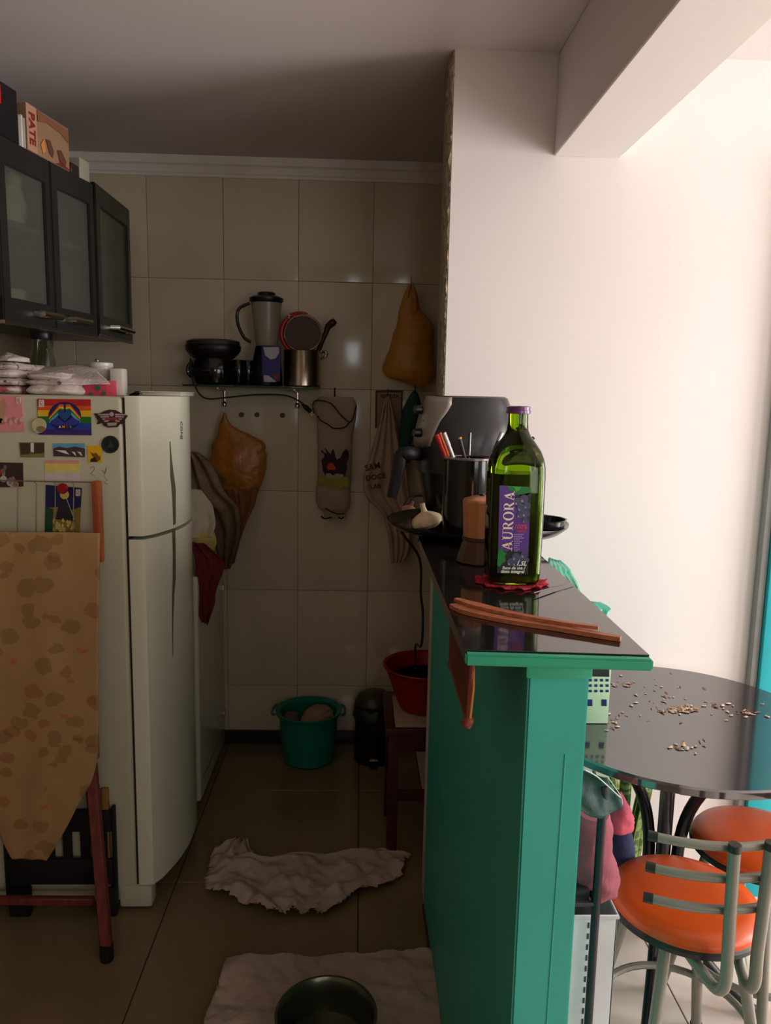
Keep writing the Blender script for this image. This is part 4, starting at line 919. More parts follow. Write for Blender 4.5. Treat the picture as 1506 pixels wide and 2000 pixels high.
# label on the flat front
LY = bcy-hw_(53)*.9-.0004
def lb(name, px, m, k=0, th=.0003): return obj(name, prism(nb(), [PY(x, y, LY-.00025*k) for x, y in px], (0, -th, 0)), m, r, smooth=False)
lpur, lblk, lgrn, lgr2 = pm('label_purple', (84, 46, 128)), pm('label_black', (18, 20, 18)), pm('label_green', (10, 118, 34)), pm('label_light_green', (60, 160, 50))
def jit(px, a=.0): return px
lb('label', [(976, 948), (1037, 951), (1031, 1122), (971, 1119)], lblk, 1)
lb('label_panel', [(976, 948), (1037, 951), (1032, 1080), (1008, 1076), (998, 1072), (990, 1078), (973, 1074)], lpur, 2)
lb('grape_leaf', [(990, 949), (1036, 951), (1036, 962), (1028, 968), (1022, 962), (1016, 969), (1010, 963), (1004, 966), (1001, 958), (995, 958)], lgrn, 3)
lb('grape_leaf', [(1002, 950), (1018, 951), (1014, 958), (1008, 961), (1006, 955)], lgr2, 4)
lb('grape_leaf', [(973, 1075), (980, 1070), (984, 1078), (989, 1080), (986, 1088), (988, 1096), (981, 1100), (976, 1107), (971, 1104)], lgrn, 3)
gr = mat('grape_slate', (66, 68, 92), .35, var=.25, vs=300)
gr2 = mat('grape_highlight', (142, 142, 164), .4)
gd = pm('grape_dark', (26, 26, 40))
lb('grape_shadow', [(1006, 968), (1036, 962), (1034, 1018), (1024, 1020), (1016, 1008), (1008, 990)], gd, 3)
for (x, y, q) in ((1012, 980, 8), (1024, 975, 8), (1018, 992, 8), (1030, 988, 7), (1016, 1006, 7), (1027, 1003, 8), (1026, 1016, 6), (998, 1098, 8), (1008, 1088, 8), (1018, 1092, 7), (1024, 1084, 7), (1008, 1100, 7), (1029, 1094, 5)):
    lb('grape', circ(x, y, q, q, 18), gr, 4+random.random()*.8)
    lb('grape_shine', circ(x-q*.5, y+q*.45, q*.22, q*.3, 12), gr2, 5.5)
# AURORA: own serif letters, reading upwards
tan = mat('label_cream_text', (232, 214, 196), .5)
def quad(a, b, c, d): return [a, b, c, d]
def arc(cx, cy, rx, ry, rx2, ry2, a0, a1, n=12):
    o = [(cx+rx*math.cos(R(a0+(a1-a0)*i/n)), cy+ry*math.sin(R(a0+(a1-a0)*i/n))) for i in range(n+1)]
    i_ = [(cx+rx2*math.cos(R(a0+(a1-a0)*i/n)), cy+ry2*math.sin(R(a0+(a1-a0)*i/n))) for i in range(n+1)]
    return [[o[i], o[i+1], i_[i+1], i_[i]] for i in range(n)]
LET = {
 'A': [[(.10, 0), (.19, 0), (.53, 1), (.45, 1)], [(.64, 0), (.90, 0), (.58, 1), (.40, 1)], [(.24, .30), (.72, .30), (.72, .37), (.26, .37)], [(-.02, 0), (.32, 0), (.32, .06), (-.02, .06)], [(.54, 0), (1.02, 0), (1.02, .06), (.54, .06)]],
 'U': [[(.12, .3), (.34, .3), (.34, 1), (.12, 1)], [(.76, .3), (.85, .3), (.85, 1), (.76, 1)], [(0, .94), (.46, .94), (.46, 1), (0, 1)], [(.62, .94), (.99, .94), (.99, 1), (.62, 1)]]+arc(.485, .32, .365, .34, .2, .24, 180, 360),
 'R': [[(.12, 0), (.34, 0), (.34, 1), (.12, 1)], [(0, 0), (.46, 0), (.46, .06), (0, .06)], [(0, .94), (.5, .94), (.5, 1), (0, 1)], [(.40, .48), (.64, .48), (1.02, 0), (.78, 0)], [(.3, .45), (.5, .45), (.5, .52), (.3, .52)]]+arc(.48, .73, .38, .27, .16, .21, -90, 90),
 'O': arc(.5, .5, .50, .52, .27, .45, 0, 360, 24)}
bx, by = 992.0, 1076.0           # start (bottom of the word) pixel; grows upwards with the lean of the bottle
def letter(ch, s0, wlen):
    bm = nb()
    for poly in LET[ch]:
        pts = []
        for (u, v) in poly:
            s = s0+u*wlen; up = s; acr = v*20.5
            # reading upwards: advance -> up the bottle, letter height -> to the left
            x = 1000+up*.048-acr+(1-v)*0; y = 1076-up-acr*.02
            pts.append(PY(x, y, LY-.0009))
        prism(bm, pts, (0, -.0003, 0))
    return obj('lettering', bm, tan, r, smooth=False)
s = 0
for ch, wl in zip('AURORA', (21, 19, 18.5, 19, 18.5, 21)):
    letter(ch, s, wl-1.5); s += wl+.2
rdt = mat('label_red_text', (206, 60, 84), .5)
obj('lettering', place(text_bm('100%', .0105, .0002, .0002, .25), PY(1016, 1029, LY-.0012)), rdt, r, smooth=False)
obj('lettering', place(text_bm('natural', .0058, .0002, .0001, .25), PY(1017, 1037, LY-.0012)), rdt, r, smooth=False)
lil = mat('label_lilac_text', (170, 140, 186), .5)
bm = nb()
for k in range(10):
    y = 1043+k*3.6; wd = (22, 18, 20, 14, 16, 12, 15, 11, 12, 10)[k]
    for j in range(int(wd/4)):
        prism(bm, [PY(x, yy, LY-.0011) for x, yy in ((1004+j*4, y), (1007+j*4, y+.1), (1007+j*4, y+1.5), (1004+j*4, y+1.4))], (0, -.0002, 0))
obj('fine_print', bm, lil, r, smooth=False)
wtx = mat('label_white_text', (226, 230, 214), .5)
obj('lettering', place(text_bm('1,5L', .0105, .0003, .0003, .25), PY(1018, 1101, LY-.0017)), wtx, r, smooth=False)
obj('lettering', place(text_bm('Suco de uva /', .0074, .0003, .0002, .2), PY(1003, 1109.5, LY-.0012)), wtx, r, smooth=False)
obj('lettering', place(text_bm('tinto integral', .0078, .0003, .0002, .2), PY(1001, 1116.5, LY-.0012)), wtx, r, smooth=False)
# doily
bm = nb(); ring = []
rows = []
for j in range(7):
    rr = .004+.060*j/6; row = []
    for i in range(73):
        a = 2*math.pi*i/72; q = rr*(1+(.06*math.sin(a*12) if j == 6 else 0))
        x, y = bcx+q*math.cos(a), bcy-.004+q*math.sin(a)*.92
        h = (.0035*abs(noise.noise(Vector((x*60, y*60, 0))))+(.004*max(0, math.sin(a*12+1)) if j == 6 else 0)) if j > 4 else 0
        row.append(Vector((x, y, CT+.0016+h)))
    rows.append(row)
grid(bm, rows)
obj('doily', bm, mat('crimson_crochet', (176, 22, 48), .8, bump=.6, bs=200), solid=.002, label='crimson scalloped doily under the juice bottle', cat='doily')
r = thing('thin_skewer', 'thin dark skewer lying on the doily and pointing right across the counter', 'skewer', PZ(1070, 1150, CT))
obj('shaft', tube(nb(), [PZ(1042, 1158, CT+.0065), PZ(1085, 1146, CT+.005)], .0014, 7), dark, r)
obj('tip', tube(nb(), [PZ(1084, 1146.4, CT+.005), PZ(1120, 1139, CT+.0035)], .0009, 6), mat('brown_wire', (96, 74, 64), .5), r)
# wooden spatula pair
wsp = mat('red_brown_wood_spatula', (176, 104, 68), .5, var=.25, vs=18, scale3=(1.5, 9, 9))
r = thing('wooden_tongs', 'long reddish wooden tongs lying across the front of the black counter', 'tongs', PZ(1050, 1230, CT))
def strip(cl, hw, zt, nm, m=wsp):
    bm = nb(); a, b = [], []
    P = smooth_path([PZ(x, y, CT) for x, y in cl], 4); n = len(P)
    for i, p in enumerate(P):
        d = (P[min(i+1, n-1)]-P[max(i-1, 0)]).normalized(); s = Vector((-d.y, d.x, 0))
        t = i/(n-1)*(len(hw)-1); k = min(int(t), len(hw)-2); w_ = hw[k]+(hw[k+1]-hw[k])*(t-k)
        a.append(p+s*w_); b.append(p-s*w_)
    o_ = a+b[::-1]; prism(bm, [p+Vector((0, 0, zt[0])) for p in o_], (0, 0, zt[1]-zt[0]))
    return obj(nm, bm, m, r, ang=30)
strip([(884, 1187), (920, 1200), (990, 1216), (1080, 1230), (1150, 1242), (1212, 1253)], [.006, .0115, .009, .0075, .007, .007, .0065, .004], (.0006, .007), 'lower_arm')
strip([(890, 1182), (930, 1194), (1000, 1211), (1080, 1226), (1140, 1235), (1168, 1239)], [.004, .010, .0065, .005, .0045, .003], (.0072, .012), 'upper_arm')
# moka pot
cop = mat('copper_aluminium', (206, 140, 100), .34, metal=.75, var=.12, vs=14)
alm = mat('dull_aluminium', (96, 72, 62), .4, metal=.9, var=.1, vs=10)
mc = Vector((.246, 1.52, CT)); r = thing('moka_pot', 'coppery octagonal moka coffee pot behind the juice bottle', 'coffee pot', mc)
mz = PY(925, 975, 1.50).z-CT
obj('boiler', lathe(nb(), [(.044, 0), (.047, .003), (.045, mz*.12), (.036, mz*.33), (.035, mz*.36)], mc, 10, caps=True), alm, r, ang=20)
obj('collar', lathe(nb(), [(.036, mz*.35), (.0375, mz*.36), (.0375, mz*.40), (.035, mz*.41)], mc, 24), alm, r)
obj('upper_chamber', lathe(nb(), [(.035, mz*.40), (.0355, mz*.5), (.037, mz*.8), (.038, mz*.95), (.034, mz*.97)], mc, 10), cop, r, ang=20)
obj('lid', lathe(nb(), [(.039, mz*.95), (.037, mz*.985), (.018, mz*1.03), (0, mz*1.04)], mc, 10), cop, r, ang=20)
obj('knob', lathe(nb(), [(.004, mz*1.03), (.006, mz*1.05), (.005, mz*1.07), (0, mz*1.075)], mc, 12), dark, r)
obj('handle', tube(nb(), [mc+Vector((.03, .01, mz*.92)), mc+Vector((.062, .01, mz*.93)), mc+Vector((.066, .01, mz*.8)), mc+Vector((.055, .01, mz*.45))], .006, 8, 4), dark, r)
# black pot with pens
pc = Vector((PY(916, 960, 1.745).x, 1.745, CT+.0125)); ph = PY(905, 897, 1.70).z-CT-.0125
r = thing('pen_pot', 'black glossy pot with a flat grey rim full of pens before the air fryer', 'pot', pc)
obj('pot_body', lathe(nb(), [(.048, 0), (.056, .004), (.061, .05), (.060, ph-.004), (.060, ph), (.056, ph), (.054, .05), (.045, .008), (0, .007)], pc, 40), blk, r)
obj('rim', lathe(nb(), [(.060, ph-.003), (.065, ph-.001), (.065, ph+.002), (.046, ph+.003), (.046, ph), (.056, ph-.003)], pc, 40, caps=False), mat('grey_rim', (132, 118, 116), .25, metal=.5), r)
def pen(p0, p1, rad, m, label, tip=None, tipm=None, name='pen'):
    t = thing(name, label, 'pen' if name == 'pen' else name, p0)
    obj('barrel', tube(nb(), [p0, p0.lerp(p1, .5), p1], rad, 12), m, t)
    d = (p1-p0).normalized()
    if tipm: obj('cap', tube(nb(), [p1-d*tip, p1+d*.001], [rad[-1]*1.12 if isinstance(rad, list) else rad*1.12]*2, 12), tipm, t)
    return t
pb = lambda dx, dy: pc+Vector((dx, dy*.6+.012, .03))
redp = mat('pen_red', (206, 26, 34), .3); silver = mat('silver_plastic', (186, 180, 180), .22, metal=.6); oran = mat('pen_orange', (236, 110, 24), .35)
pen(pb(.01, -.02), PY(853, 850, 1.755), [.003, .0035, .005], redp, 'red pen leaning left out of the black pot, leftmost', .016, redp)
pen(pb(.012, -.012), PY(860, 846, 1.775), [.003, .003, .003], oran, 'orange pen behind the leftmost red pen in the black pot', .006, oran)
pen(pb(.025, -.03), PY(867, 846, 1.740), [.004, .0045, .0052], silver, 'thick silver pen leaning left in the black pot', .03, silver)
pen(pb(.03, -.01), PY(898, 855, 1.765), [.0035, .004, .0042], mat('pen_dark', (50, 46, 44), .3), 'dark pen with a yellow end in the middle of the black pot', .003, mat('pen_yellow', (214, 150, 30), .4))
pen(pb(.0, .02), PY(919, 845, 1.815), [.0022, .0022, .002], silver, 'thin upright silver pen in the black pot')
pen(pb(-.01, -.02), PY(980, 846, 1.765), [.004, .0045, .0045], mat('pen_dark', (50, 46, 44), .3), 'dark pen with silver clip leaning right in the black pot', .02, silver)
pen(pb(-.015, -.03), PY(984, 868, 1.740), [.004, .005, .0052], mat('pen_maroon', (136, 34, 42), .3), 'maroon pen leaning right in the black pot')
pen(pb(-.02, .0), PY(1042, 855, 1.775), [.003, .0035, .0038], mat('pen_dark', (50, 46, 44), .3), 'dark pen leaning far right behind the neck of the bottle', .008, dark)
# round black tray, turntable style, and what stands on it
tray = thing('round_tray', 'large round black tray overhanging the far end of the counter under the air fryer', 'tray', (.295, 1.86, CT))
tc_ = Vector((.293, 1.875, CT)); tr_ = .222
obj('tray_body', lathe(nb(), [(.10, .0005), (.17, .004), (.205, .012), (tr_, .026), (tr_+.001, .031), (tr_-.004, .030), (.200, .017), (.165, .012), (0, .011)], tc_, 72), mat('black_tray_enamel', (18, 16, 17), .16, var=.1), tray)
TT = CT+.0115
# air fryer
fc = Vector((.262, 1.93, TT+.001)); fh = PY(915, 774, 1.84).z-TT
r = thing('air_fryer', 'big black air fryer with a grey front panel standing on the round tray', 'air fryer', fc)
fbm = mat('fryer_black', (16, 14, 14), .22, var=.1); flid = mat('fryer_lid_grey', (44, 42, 41), .30, var=.06)
hs = fh
obj('fryer_body', lathe(nb(), [(.070, 0), (.084, .004), (.096, .04), (.108, hs*.35), (.1165, hs*.55), (.118, hs*.66)], fc, 56, 1, .95, .6), fbm, r)
obj('top_shell', lathe(nb(), [(.1182, hs*.42), (.121, hs*.62), (.119, hs*.8), (.112, hs*.84), (.110, hs*.92), (.102, hs*.985), (.094, hs*.998), (0, hs)], fc, 56, 1, .95, .6), flid, r)
obj('base_ring', lathe(nb(), [(.074, -.0008), (.088, .001), (.088, .010), (.083, .012)], fc, 48), mat('base_grey', (66, 60, 58), .35), r)
# front (left, towards kitchen) panel of the fryer, grey
pan = mat('fryer_panel_grey', (150, 142, 132), .35, metal=.2, var=.05)
def on_fryer(x, y, off):      # point on the rounded body under a pixel
    best = None
    for i in range(300):
        Y = 1.79+.14*i/299; P = PY(x, y, Y); dx = (P.x-fc.x)/.1175; dy = (P.y-fc.y)/(.1175*.95)
        d = abs((abs(dx)**2.6+abs(dy)**2.6)**(1/2.6)-1)
        if best is None or d < best[0]: best = (d, P)
    P = best[1]; n = Vector((P.x-fc.x, P.y-fc.y, 0)).normalized(); return P+n*off
Lp = [(836, 773), (830, 790), (822, 812), (816, 838), (812, 858), (809, 869)]
Rp = [(884, 776), (883, 790), (876, 803), (862, 822), (850, 848), (842, 872)]
bm = nb(); rows = [[on_fryer(l[0]+(q_[0]-l[0])*t/6, l[1]+(q_[1]-l[1])*t/6, .0045) for t in range(7)] for l, q_ in zip(Lp, Rp)]
grid(bm, rows); obj('front_panel', bm, pan, r, solid=.004)
p = on_fryer(831, 821, .0075); obj('button', lathe(nb(), [(.0012, -.001), (.0012, .001)], p, 10), dark, r)
for (x, y) in ((817, 800), (815, 845)):
    p = on_fryer(x+10, y, .0); obj('dial', tube(nb(), [p+Vector((.004, 0, 0)), p+Vector((-.012, -.008, 0)), p+Vector((-.022, -.012, 0))], [.010, .011, .009], 14), dark, r)
h0 = on_fryer(818, 888, 0)
bm = nb(); box(bm, (0, 0, 0), (1, 1, 1), 0); bm.free()
ha = PY(800, 885, 1.83); hb_ = PY(783, 890, 1.825); hc = PY(765, 972, 1.82)
obj('basket_handle', tube(nb(), [h0+Vector((.01, .01, 0)), ha, hb_, PY(778, 915, 1.822), hc], [.017, .0165, .016, .015, .0125], 12, 5), mat('handle_black', (16, 14, 14), .55), r)
obj('handle_cap', tube(nb(), [PY(789, 882, 1.82), PY(806, 881, 1.82)], .005, 10), mat('fryer_trim_grey', (120, 118, 116), .3), r)
# fryer cord over the tray edge to the kitchen floor
obj('cord', tube(nb(), [(fc.x-.02, 2.01, TT+.03), (.17, 2.09, TT+.05), (.128, 2.08, TT+.03), (.112, 2.05, 1.17), PY(819, 1090, 2.05), PY(822, 1160, 2.05), PY(826, 1200, 2.05), PY(823, 1260, 2.08), (.19, 2.40, .72), (.20, 2.44, .58)], .0035, 8, 8), bmt, label='black cord of the air fryer hanging down on the kitchen side of the counter', cat='cord')
# garlic
gar = mat('garlic_skin', (238, 212, 170), .5, var=.08, vs=40, rgb2=None)
def garlic(c, s, label, tilt, m):
    bm = nb(); n = 36; rows = []
    for (q, z) in [(.004, 0), (.018, .001), (.026, .009), (.0265, .015), (.023, .024), (.014, .031), (.0055, .036), (.0042, .046), (.0048, .054)]:
        ring = []
        for i in range(n):
            a = 2*math.pi*i/n; f = 1+(.07*math.cos(a*7)*(1 if z < .04 else .4))
            ring.append(bm.verts.new((q*f*math.cos(a)*s, q*f*math.sin(a)*s, z*s*.80)))
        rows.append(ring)
    for a, b in zip(rows, rows[1:]):
        for i in range(n): bm.faces.new((a[i], a[(i+1) % n], b[(i+1) % n], b[i]))
    bm.faces.new(rows[0][::-1]); bm.faces.new(rows[-1])
    bmesh.ops.transform(bm, matrix=Matrix.Translation(c) @ Matrix.Rotation(R(tilt), 4, 'Y'), verts=bm.verts)
    return obj('garlic_bulb', bm, m, label=label, cat='garlic')
P = PZ(838, 1031, TT+.006); garlic(Vector((P.x, P.y+.02, TT+.0035)), 1.42, 'whole pale garlic bulb on the round black tray', -16, gar)
P = PZ(800, 1006, TT+.003); garlic(Vector((P.x-.002, P.y+.02, TT+.003)), .85, 'smaller browner garlic bulb behind the pale one on the tray', 18, mat('garlic_brown_skin', (176, 130, 92), .55, var=.15, vs=40))
# round baking tin on the right side of the tray
bt = Vector((.435, 1.80, TT+.004)); btz = .0225
obj('baking_tin', lathe(nb(), [(.052, 0), (.055, .002), (.058, .020), (.061, .0225), (.057, .022), (.053, .003), (0, .0025)], (bt.x, bt.y, CT+.026), 44), mat('black_tin', (20, 20, 26), .18), label='shallow round black baking tin on the right edge of the round tray', cat='baking tin')
# green plastic bag showing behind the counter
gb = mat('teal_plastic_film', (70, 190, 160), .25, trans=.35, var=.12, vs=20, bump=.6, bs=30)
r = thing('teal_bag', 'crumpled teal plastic bag hanging behind the right edge of the counter', 'bag', (.42, 1.55, 1.08))
obj('bag_body', sheet([(PY(1070, 1086, 1.66), PY(1092, 1092, 1.66)), (PY(1066, 1100, 1.6), PY(1110, 1108, 1.62)), (PY(1070, 1118, 1.56), PY(1118, 1124, 1.58)), (PY(1085, 1150, 1.52), PY(1128, 1146, 1.54)), (PY(1100, 1190, 1.45), PY(1140, 1180, 1.5))], 18, 6, .02, 22, seed=2, vfold=.004), gb, r, solid=.001)
obj('bag_corner', sheet([(PY(1150, 1172, 1.25), PY(1170, 1174, 1.26)), (PY(1150, 1180, 1.24), PY(1190, 1186, 1.25)), (PY(1150, 1200, 1.22), PY(1184, 1196, 1.24)), (PY(1150, 1230, 1.22), PY(1180, 1220, 1.24))], 12, 6, .008, 40, seed=4), gb, r, solid=.001)
# ------------------------------------------------------------------ round table
TC = Vector((.79, 1.79, .75)); TR = .370
r = thing('round_table', 'round table with polished black stone top and black tubular base by the white wall', 'table', (TC.x, TC.y, 0))
obj('tabletop', lathe(nb(), [(TR-.006, -.022), (TR, -.018), (TR, -.004), (TR-.004, 0), (0, 0)], TC, 110), mat('black_table_stone', (52, 44, 48), .09, var=.25, vs=180, ior=2.45), r)
btm = mat('black_tube', (20, 19, 22), .28, var=.1)
obj('hub', lathe(nb(), [(.018, .20), (.018, .56)], (TC.x, TC.y, 0), 16), btm, r)
for k in range(4):
    a = R(65+90*k); d = Vector((math.cos(a), math.sin(a), 0)); b = Vector((TC.x, TC.y, 0))
    obj('leg', tube(nb(), [b+d*.27+Vector((0, 0, .726)), b+d*.20+Vector((0, 0, .69)), b+d*.09+Vector((0, 0, .58)), b+d*.042+Vector((0, 0, .46)), b+d*.040+Vector((0, 0, .30)), b+d*.10+Vector((0, 0, .14)), b+d*.22+Vector((0, 0, .03)), b+d*.26+Vector((0, 0, .012))], .015, 12, 5), btm, r)
# checked box on the table
r = thing('checked_box', 'green and navy checked box standing on the black table beside the half wall', 'box', (.41, 1.60, .752))
PA = PZ(1155, 1390, .752); PYc = 1.74
kc = mat('mint_card', (178, 206, 170), .55); nv_ = mat('navy_print', (28, 34, 92), .5); dk = mat('dark_card', (34, 34, 36), .5)
def cb(px, m, nm, k=0): return obj(nm, prism(nb(), [PY(x, y, PYc-.0004*k) for x, y in px], (0, -.0004, 0)), m, r, smooth=False)
a = PY(1120, 1388, PYc); b = PY(1189, 1388, PYc); t = PY(1180, 1308, PYc)
obj('carton', box(nb(), (a.x, PYc, .7515), (b.x, PYc+.05, t.z), .002), kc, r)
cb([(1120, 1290), (1190, 1292), (1190, 1322), (1120, 1320)], dk, 'lid_print', 1)
for i in range(4):
    for j in range(3):
        x = 1150+i*11; y = 1326+j*10.5
        cb([(x, y), (x+6, y+.1), (x+6, y+5), (x, y+4.9)], nv_, 'check', 1)
for x in (1147, 1175):
    cb([(x, 1366), (x+10, 1366.2), (x+10, 1379), (x, 1378.8)], nv_, 'check', 1)
# peel flakes: garlic skins scattered over the table
fk = [mat('flake_tan', (198, 150, 104), .7, var=.2, vs=60), mat('flake_pale', (186, 164, 150), .7, var=.15, vs=60), mat('flake_brown', (140, 92, 62), .7, var=.2, vs=60)]
prot = []
for k in range(9):
    bm = nb(); n = 7; rows = []
    L_, W_ = (.010, .016, .022)[k % 3], (.004, .006, .003)[k % 3]
    for i in range(n):
        t = i/(n-1); ww = W_*math.sin(math.pi*(.12+.8*t))
        rows.append([Vector((L_*(t-.5)+.0015*random.random(), ww*s*random.uniform(.5, 1.3)+.002*math.sin(t*4+k), .0006+.0012*(1-abs(s))*math.sin(math.pi*t)+.0016*random.random())) for s in (-1, 0, 1)])
    grid(bm, rows)
    o = obj('peel_flake', bm, fk[k % 3], solid=.0003); o['category'] = 'peel flake'; prot.append(o); 
def flake(i, x, y, s, where):
    o = prot[i % 9]
    if o.get('group'): o = o.copy(); C.objects.link(o)
    o['label'] = where; o['group'] = 'peel flakes: '+where
    P = PZ(x, y, .7505); o.location = (P.x, P.y, .7512); o.rotation_euler = (0, 0, random.random()*6.3); o.scale = (s, s, s)
n_ = 0
cl = [((1330, 1386), (34, 6), 36, 'tan peel flake in the dense patch at the middle of the black table', 1.1), ((1215, 1336), (26, 8), 14, 'tan peel flake in the patch near the checked box', .8), ((1460, 1392), (36, 10), 18, 'pale peel flake in the patch near the cyan reflection on the table', .9), ((1410, 1375), (26, 5), 8, 'long tan peel flake between the middle patch and the right patch', 1.0), ((1345, 1455), (34, 12), 18, 'pale peel flake in the loose group at the front of the table', .9), ((1300, 1360), (90, 40), 36, 'lone pale peel flake scattered across the black table', .7), ((1200, 1412), (20, 18), 14, 'pale peel flake near the reflection of the checked box', .8)]
for (cx, cy), (sx, sy), n, where, s in cl:
    for i in range(n):
        x, y = random.gauss(cx, sx*.6), random.gauss(cy, sy*.6)
        P = PZ(x, y, .75)
        if (Vector((P.x, P.y, 0))-Vector((TC.x, TC.y, 0))).length > TR-.02: continue
        flake(n_, x, y, s*random.uniform(.6, 1.2), where); n_ += 1
# ------------------------------------------------------------------ stools
seatm = mat('orange_vinyl', (200, 76, 18), .34, var=.05, vs=6); tubem = mat('grey_painted_tube', (128, 124, 112), .36, var=.05, metal=.25)
capm2 = mat('black_end_cap', (34, 32, 28), .45)
def make_stool(label, loc, rot):
    t = thing('bar_stool', label, 'stool', (0, 0, 0))
    S = .47
    obj('seat_cushion', lathe(nb(), [(.150, S-.024), (.157, S-.018), (.157, S-.010), (.148, S+.001), (.12, S+.008), (.06, S+.0105), (0, S+.011)], (0, 0, 0), 56), seatm, t)
    obj('seat_rim', lathe(nb(), [(.140, S-.034), (.160, S-.031), (.161, S-.021), (.157, S-.016)], (0, 0, 0), 56), dark, t)
    for k in range(4):
        a = R(45+90*k); d = Vector((math.cos(a), math.sin(a), 0))
        l = obj('leg', tube(nb(), [d*.10+Vector((0, 0, S-.045)), d*.115+Vector((0, 0, S-.06)), d*.20+Vector((0, 0, .012))], .0125, 12), tubem, t)
        obj('rubber_tip', tube(nb(), [d*.199+Vector((0, 0, .02)), d*.203+Vector((0, 0, 0))], .0145, 12), capm2, l)
    pts = [Vector((.163*math.cos(2*math.pi*i/40), .163*math.sin(2*math.pi*i/40), .17)) for i in range(41)]
    obj('footrest_ring', tube(nb(), pts, .0085, 8), tubem, t)
    # backrest towards -Y: two uprights looping under the seat, three cross bars
    for s in (-1, 1):
        x = s*.030
        obj('back_upright', tube(nb(), [(x*2.2, -.02, S-.035), (x*1.9, -.10, S-.036), (x*1.4, -.150, S-.055), (x*1.1, -.190, S-.062), (x*1.0, -.212, S-.035), (x*1.0, -.212, S+.03), (x*1.1, -.212, S+.12), (x*1.2, -.212, S+.245)], .0115, 12, 6), tubem, t)
        obj('upright_cap', tube(nb(), [(x*1.2, -.212, S+.238), (x*1.2, -.212, S+.252)], [.0125, .0115], 12), capm2, t)
    for z in (.107, .171, .235):
        pts = [Vector((.168*u, -.196+.052*u*u, S+z)) for u in [i/8-1 for i in range(17)]]
        b = obj('back_bar', tube(nb(), pts, .0088, 12), tubem, t)
        for s in (0, -1):
            d = (pts[s]-pts[1 if s == 0 else -2]).normalized(); obj('end_cap', tube(nb(), [pts[s]-d*.016, pts[s]+d*.002], .0098, 12), capm2, b)
    t.location = loc; t.rotation_euler = (0, 0, rot); return t
st = make_stool('nearest bar stool with round orange seat and three-bar grey back', (.716, 1.496, 0), R(5))
s2 = copy_tree(st); s2.location = (.995, 1.715, 0); s2.rotation_euler = (0, 0, R(118)); s2['label'] = 'farther bar stool with round orange seat half cut off by the right edge'
for q in (st, s2): q['group'] = 'orange bar stools at the round table'
# ------------------------------------------------------------------ black rack with garments beside the half wall
RX = PY(1168, 1750, 1.34)
r = thing('black_rack', 'black metal rack of thin posts between the half wall and the stools', 'rack', (.40, 1.45, 0))
bkm = mat('black_rack_metal', (22, 22, 30), .35, var=.1)
for (x, y) in ((.472, 1.35), (.33, 1.35), (.472, 1.62), (.33, 1.62)):
    obj('post', tube(nb(), [(x, y, 0), (x, y, .80 if y < 1.5 else .70)], .0085, 12), bkm, r)
for z in (.555, .10):
    for a, b in (((.33, 1.35), (.472, 1.35)), ((.472, 1.35), (.472, 1.62)), ((.472, 1.62), (.33, 1.62)), ((.33, 1.62), (.33, 1.35))):
        obj('rail', tube(nb(), [(a[0], a[1], z), (b[0], b[1], z)], .006, 8), bkm, r)
obj('shelf', box(nb(), (.325, 1.362, .545), (.463, 1.63, .572), .003), mat('dark_green_black', (30, 36, 34), .5), r)
obj('cross_bar', tube(nb(), [(.33, 1.35, .79), (.472, 1.35, .79)], .006, 8), bkm, r)
obj('cross_bar', tube(nb(), [(.33, 1.62, .695), (.472, 1.62, .695)], .006, 8), bkm, r)
pkm = mat('dusty_pink_fabric', (150, 80, 90), .9, var=.12, vs=10, bump=.3, bs=60)
obj('pink_garment', blob(bag_rows(1.43, [(1590, 1130, 1190, .03), (1610, 1110, 1196, .045), (1650, 1105, 1190, .05), (1690, 1100, 1198, .055), (1720, 1100, 1204, .055), (1738, 1100, 1198, .05), (1746, 1110, 1180, .03)]), 44, .11, 16, 4), pkm, label='crumpled dusty pink garment on the shelf of the black rack', cat='clothing')
obj('pink_cloth', blob(bag_rows(1.62, [(1545, 1200, 1212, .01), (1562, 1190, 1222, .03), (1590, 1180, 1233, .035), (1615, 1185, 1236, .03), (1624, 1190, 1228, .01)]), 36, .12, 26, 9), mat('rose_fabric', (206, 92, 112), .85, var=.1, bump=.3, bs=60), label='brighter rose cloth behind the rack post, above the navy bag', cat='cloth')
obj('navy_bag', blob(bag_rows(1.67, [(1616, 1192, 1230, .02), (1640, 1188, 1238, .03), (1700, 1184, 1242, .035), (1760, 1182, 1240, .03), (1800, 1184, 1232, .02), (1806, 1190, 1224, .01)]), 32, .05, 14, 3), mat('navy_fabric', (44, 48, 84), .85, bump=.2, bs=80), label='navy blue fabric bag between the black rack and the table base', cat='bag')
r = thing('green_plastic_bag', 'dark green translucent plastic bag with shiny edges on top of the black rack', 'bag', (.42, 1.4, .69))
gpm = mat('dark_green_film', (18, 56, 46), .6, spec=.25, trans=.05, var=.1, vs=12, bump=.4, bs=30)
obj('bag_body', sheet([(PY(1120, 1496, 1.335), PY(1182, 1512, 1.36)), (PY(1120, 1520, 1.33), PY(1196, 1540, 1.37)), (PY(1120, 1545, 1.325), PY(1208, 1556, 1.37)), (PY(1125, 1570, 1.325), PY(1210, 1572, 1.36)), (PY(1138, 1582, 1.325), PY(1186, 1584, 1.345)), (PY(1150, 1588, 1.325), PY(1170, 1590, 1.33))], 24, 6, .012, 18, seed=3), gpm, r, solid=.001)
obj('shiny_edge', tube(nb(), [PY(1143, 1504, 1.32), PY(1165, 1516, 1.325), PY(1186, 1534, 1.335), PY(1212, 1558, 1.35)], .0012, 6, 4), mat('film_highlight', (170, 200, 190), .15), r)
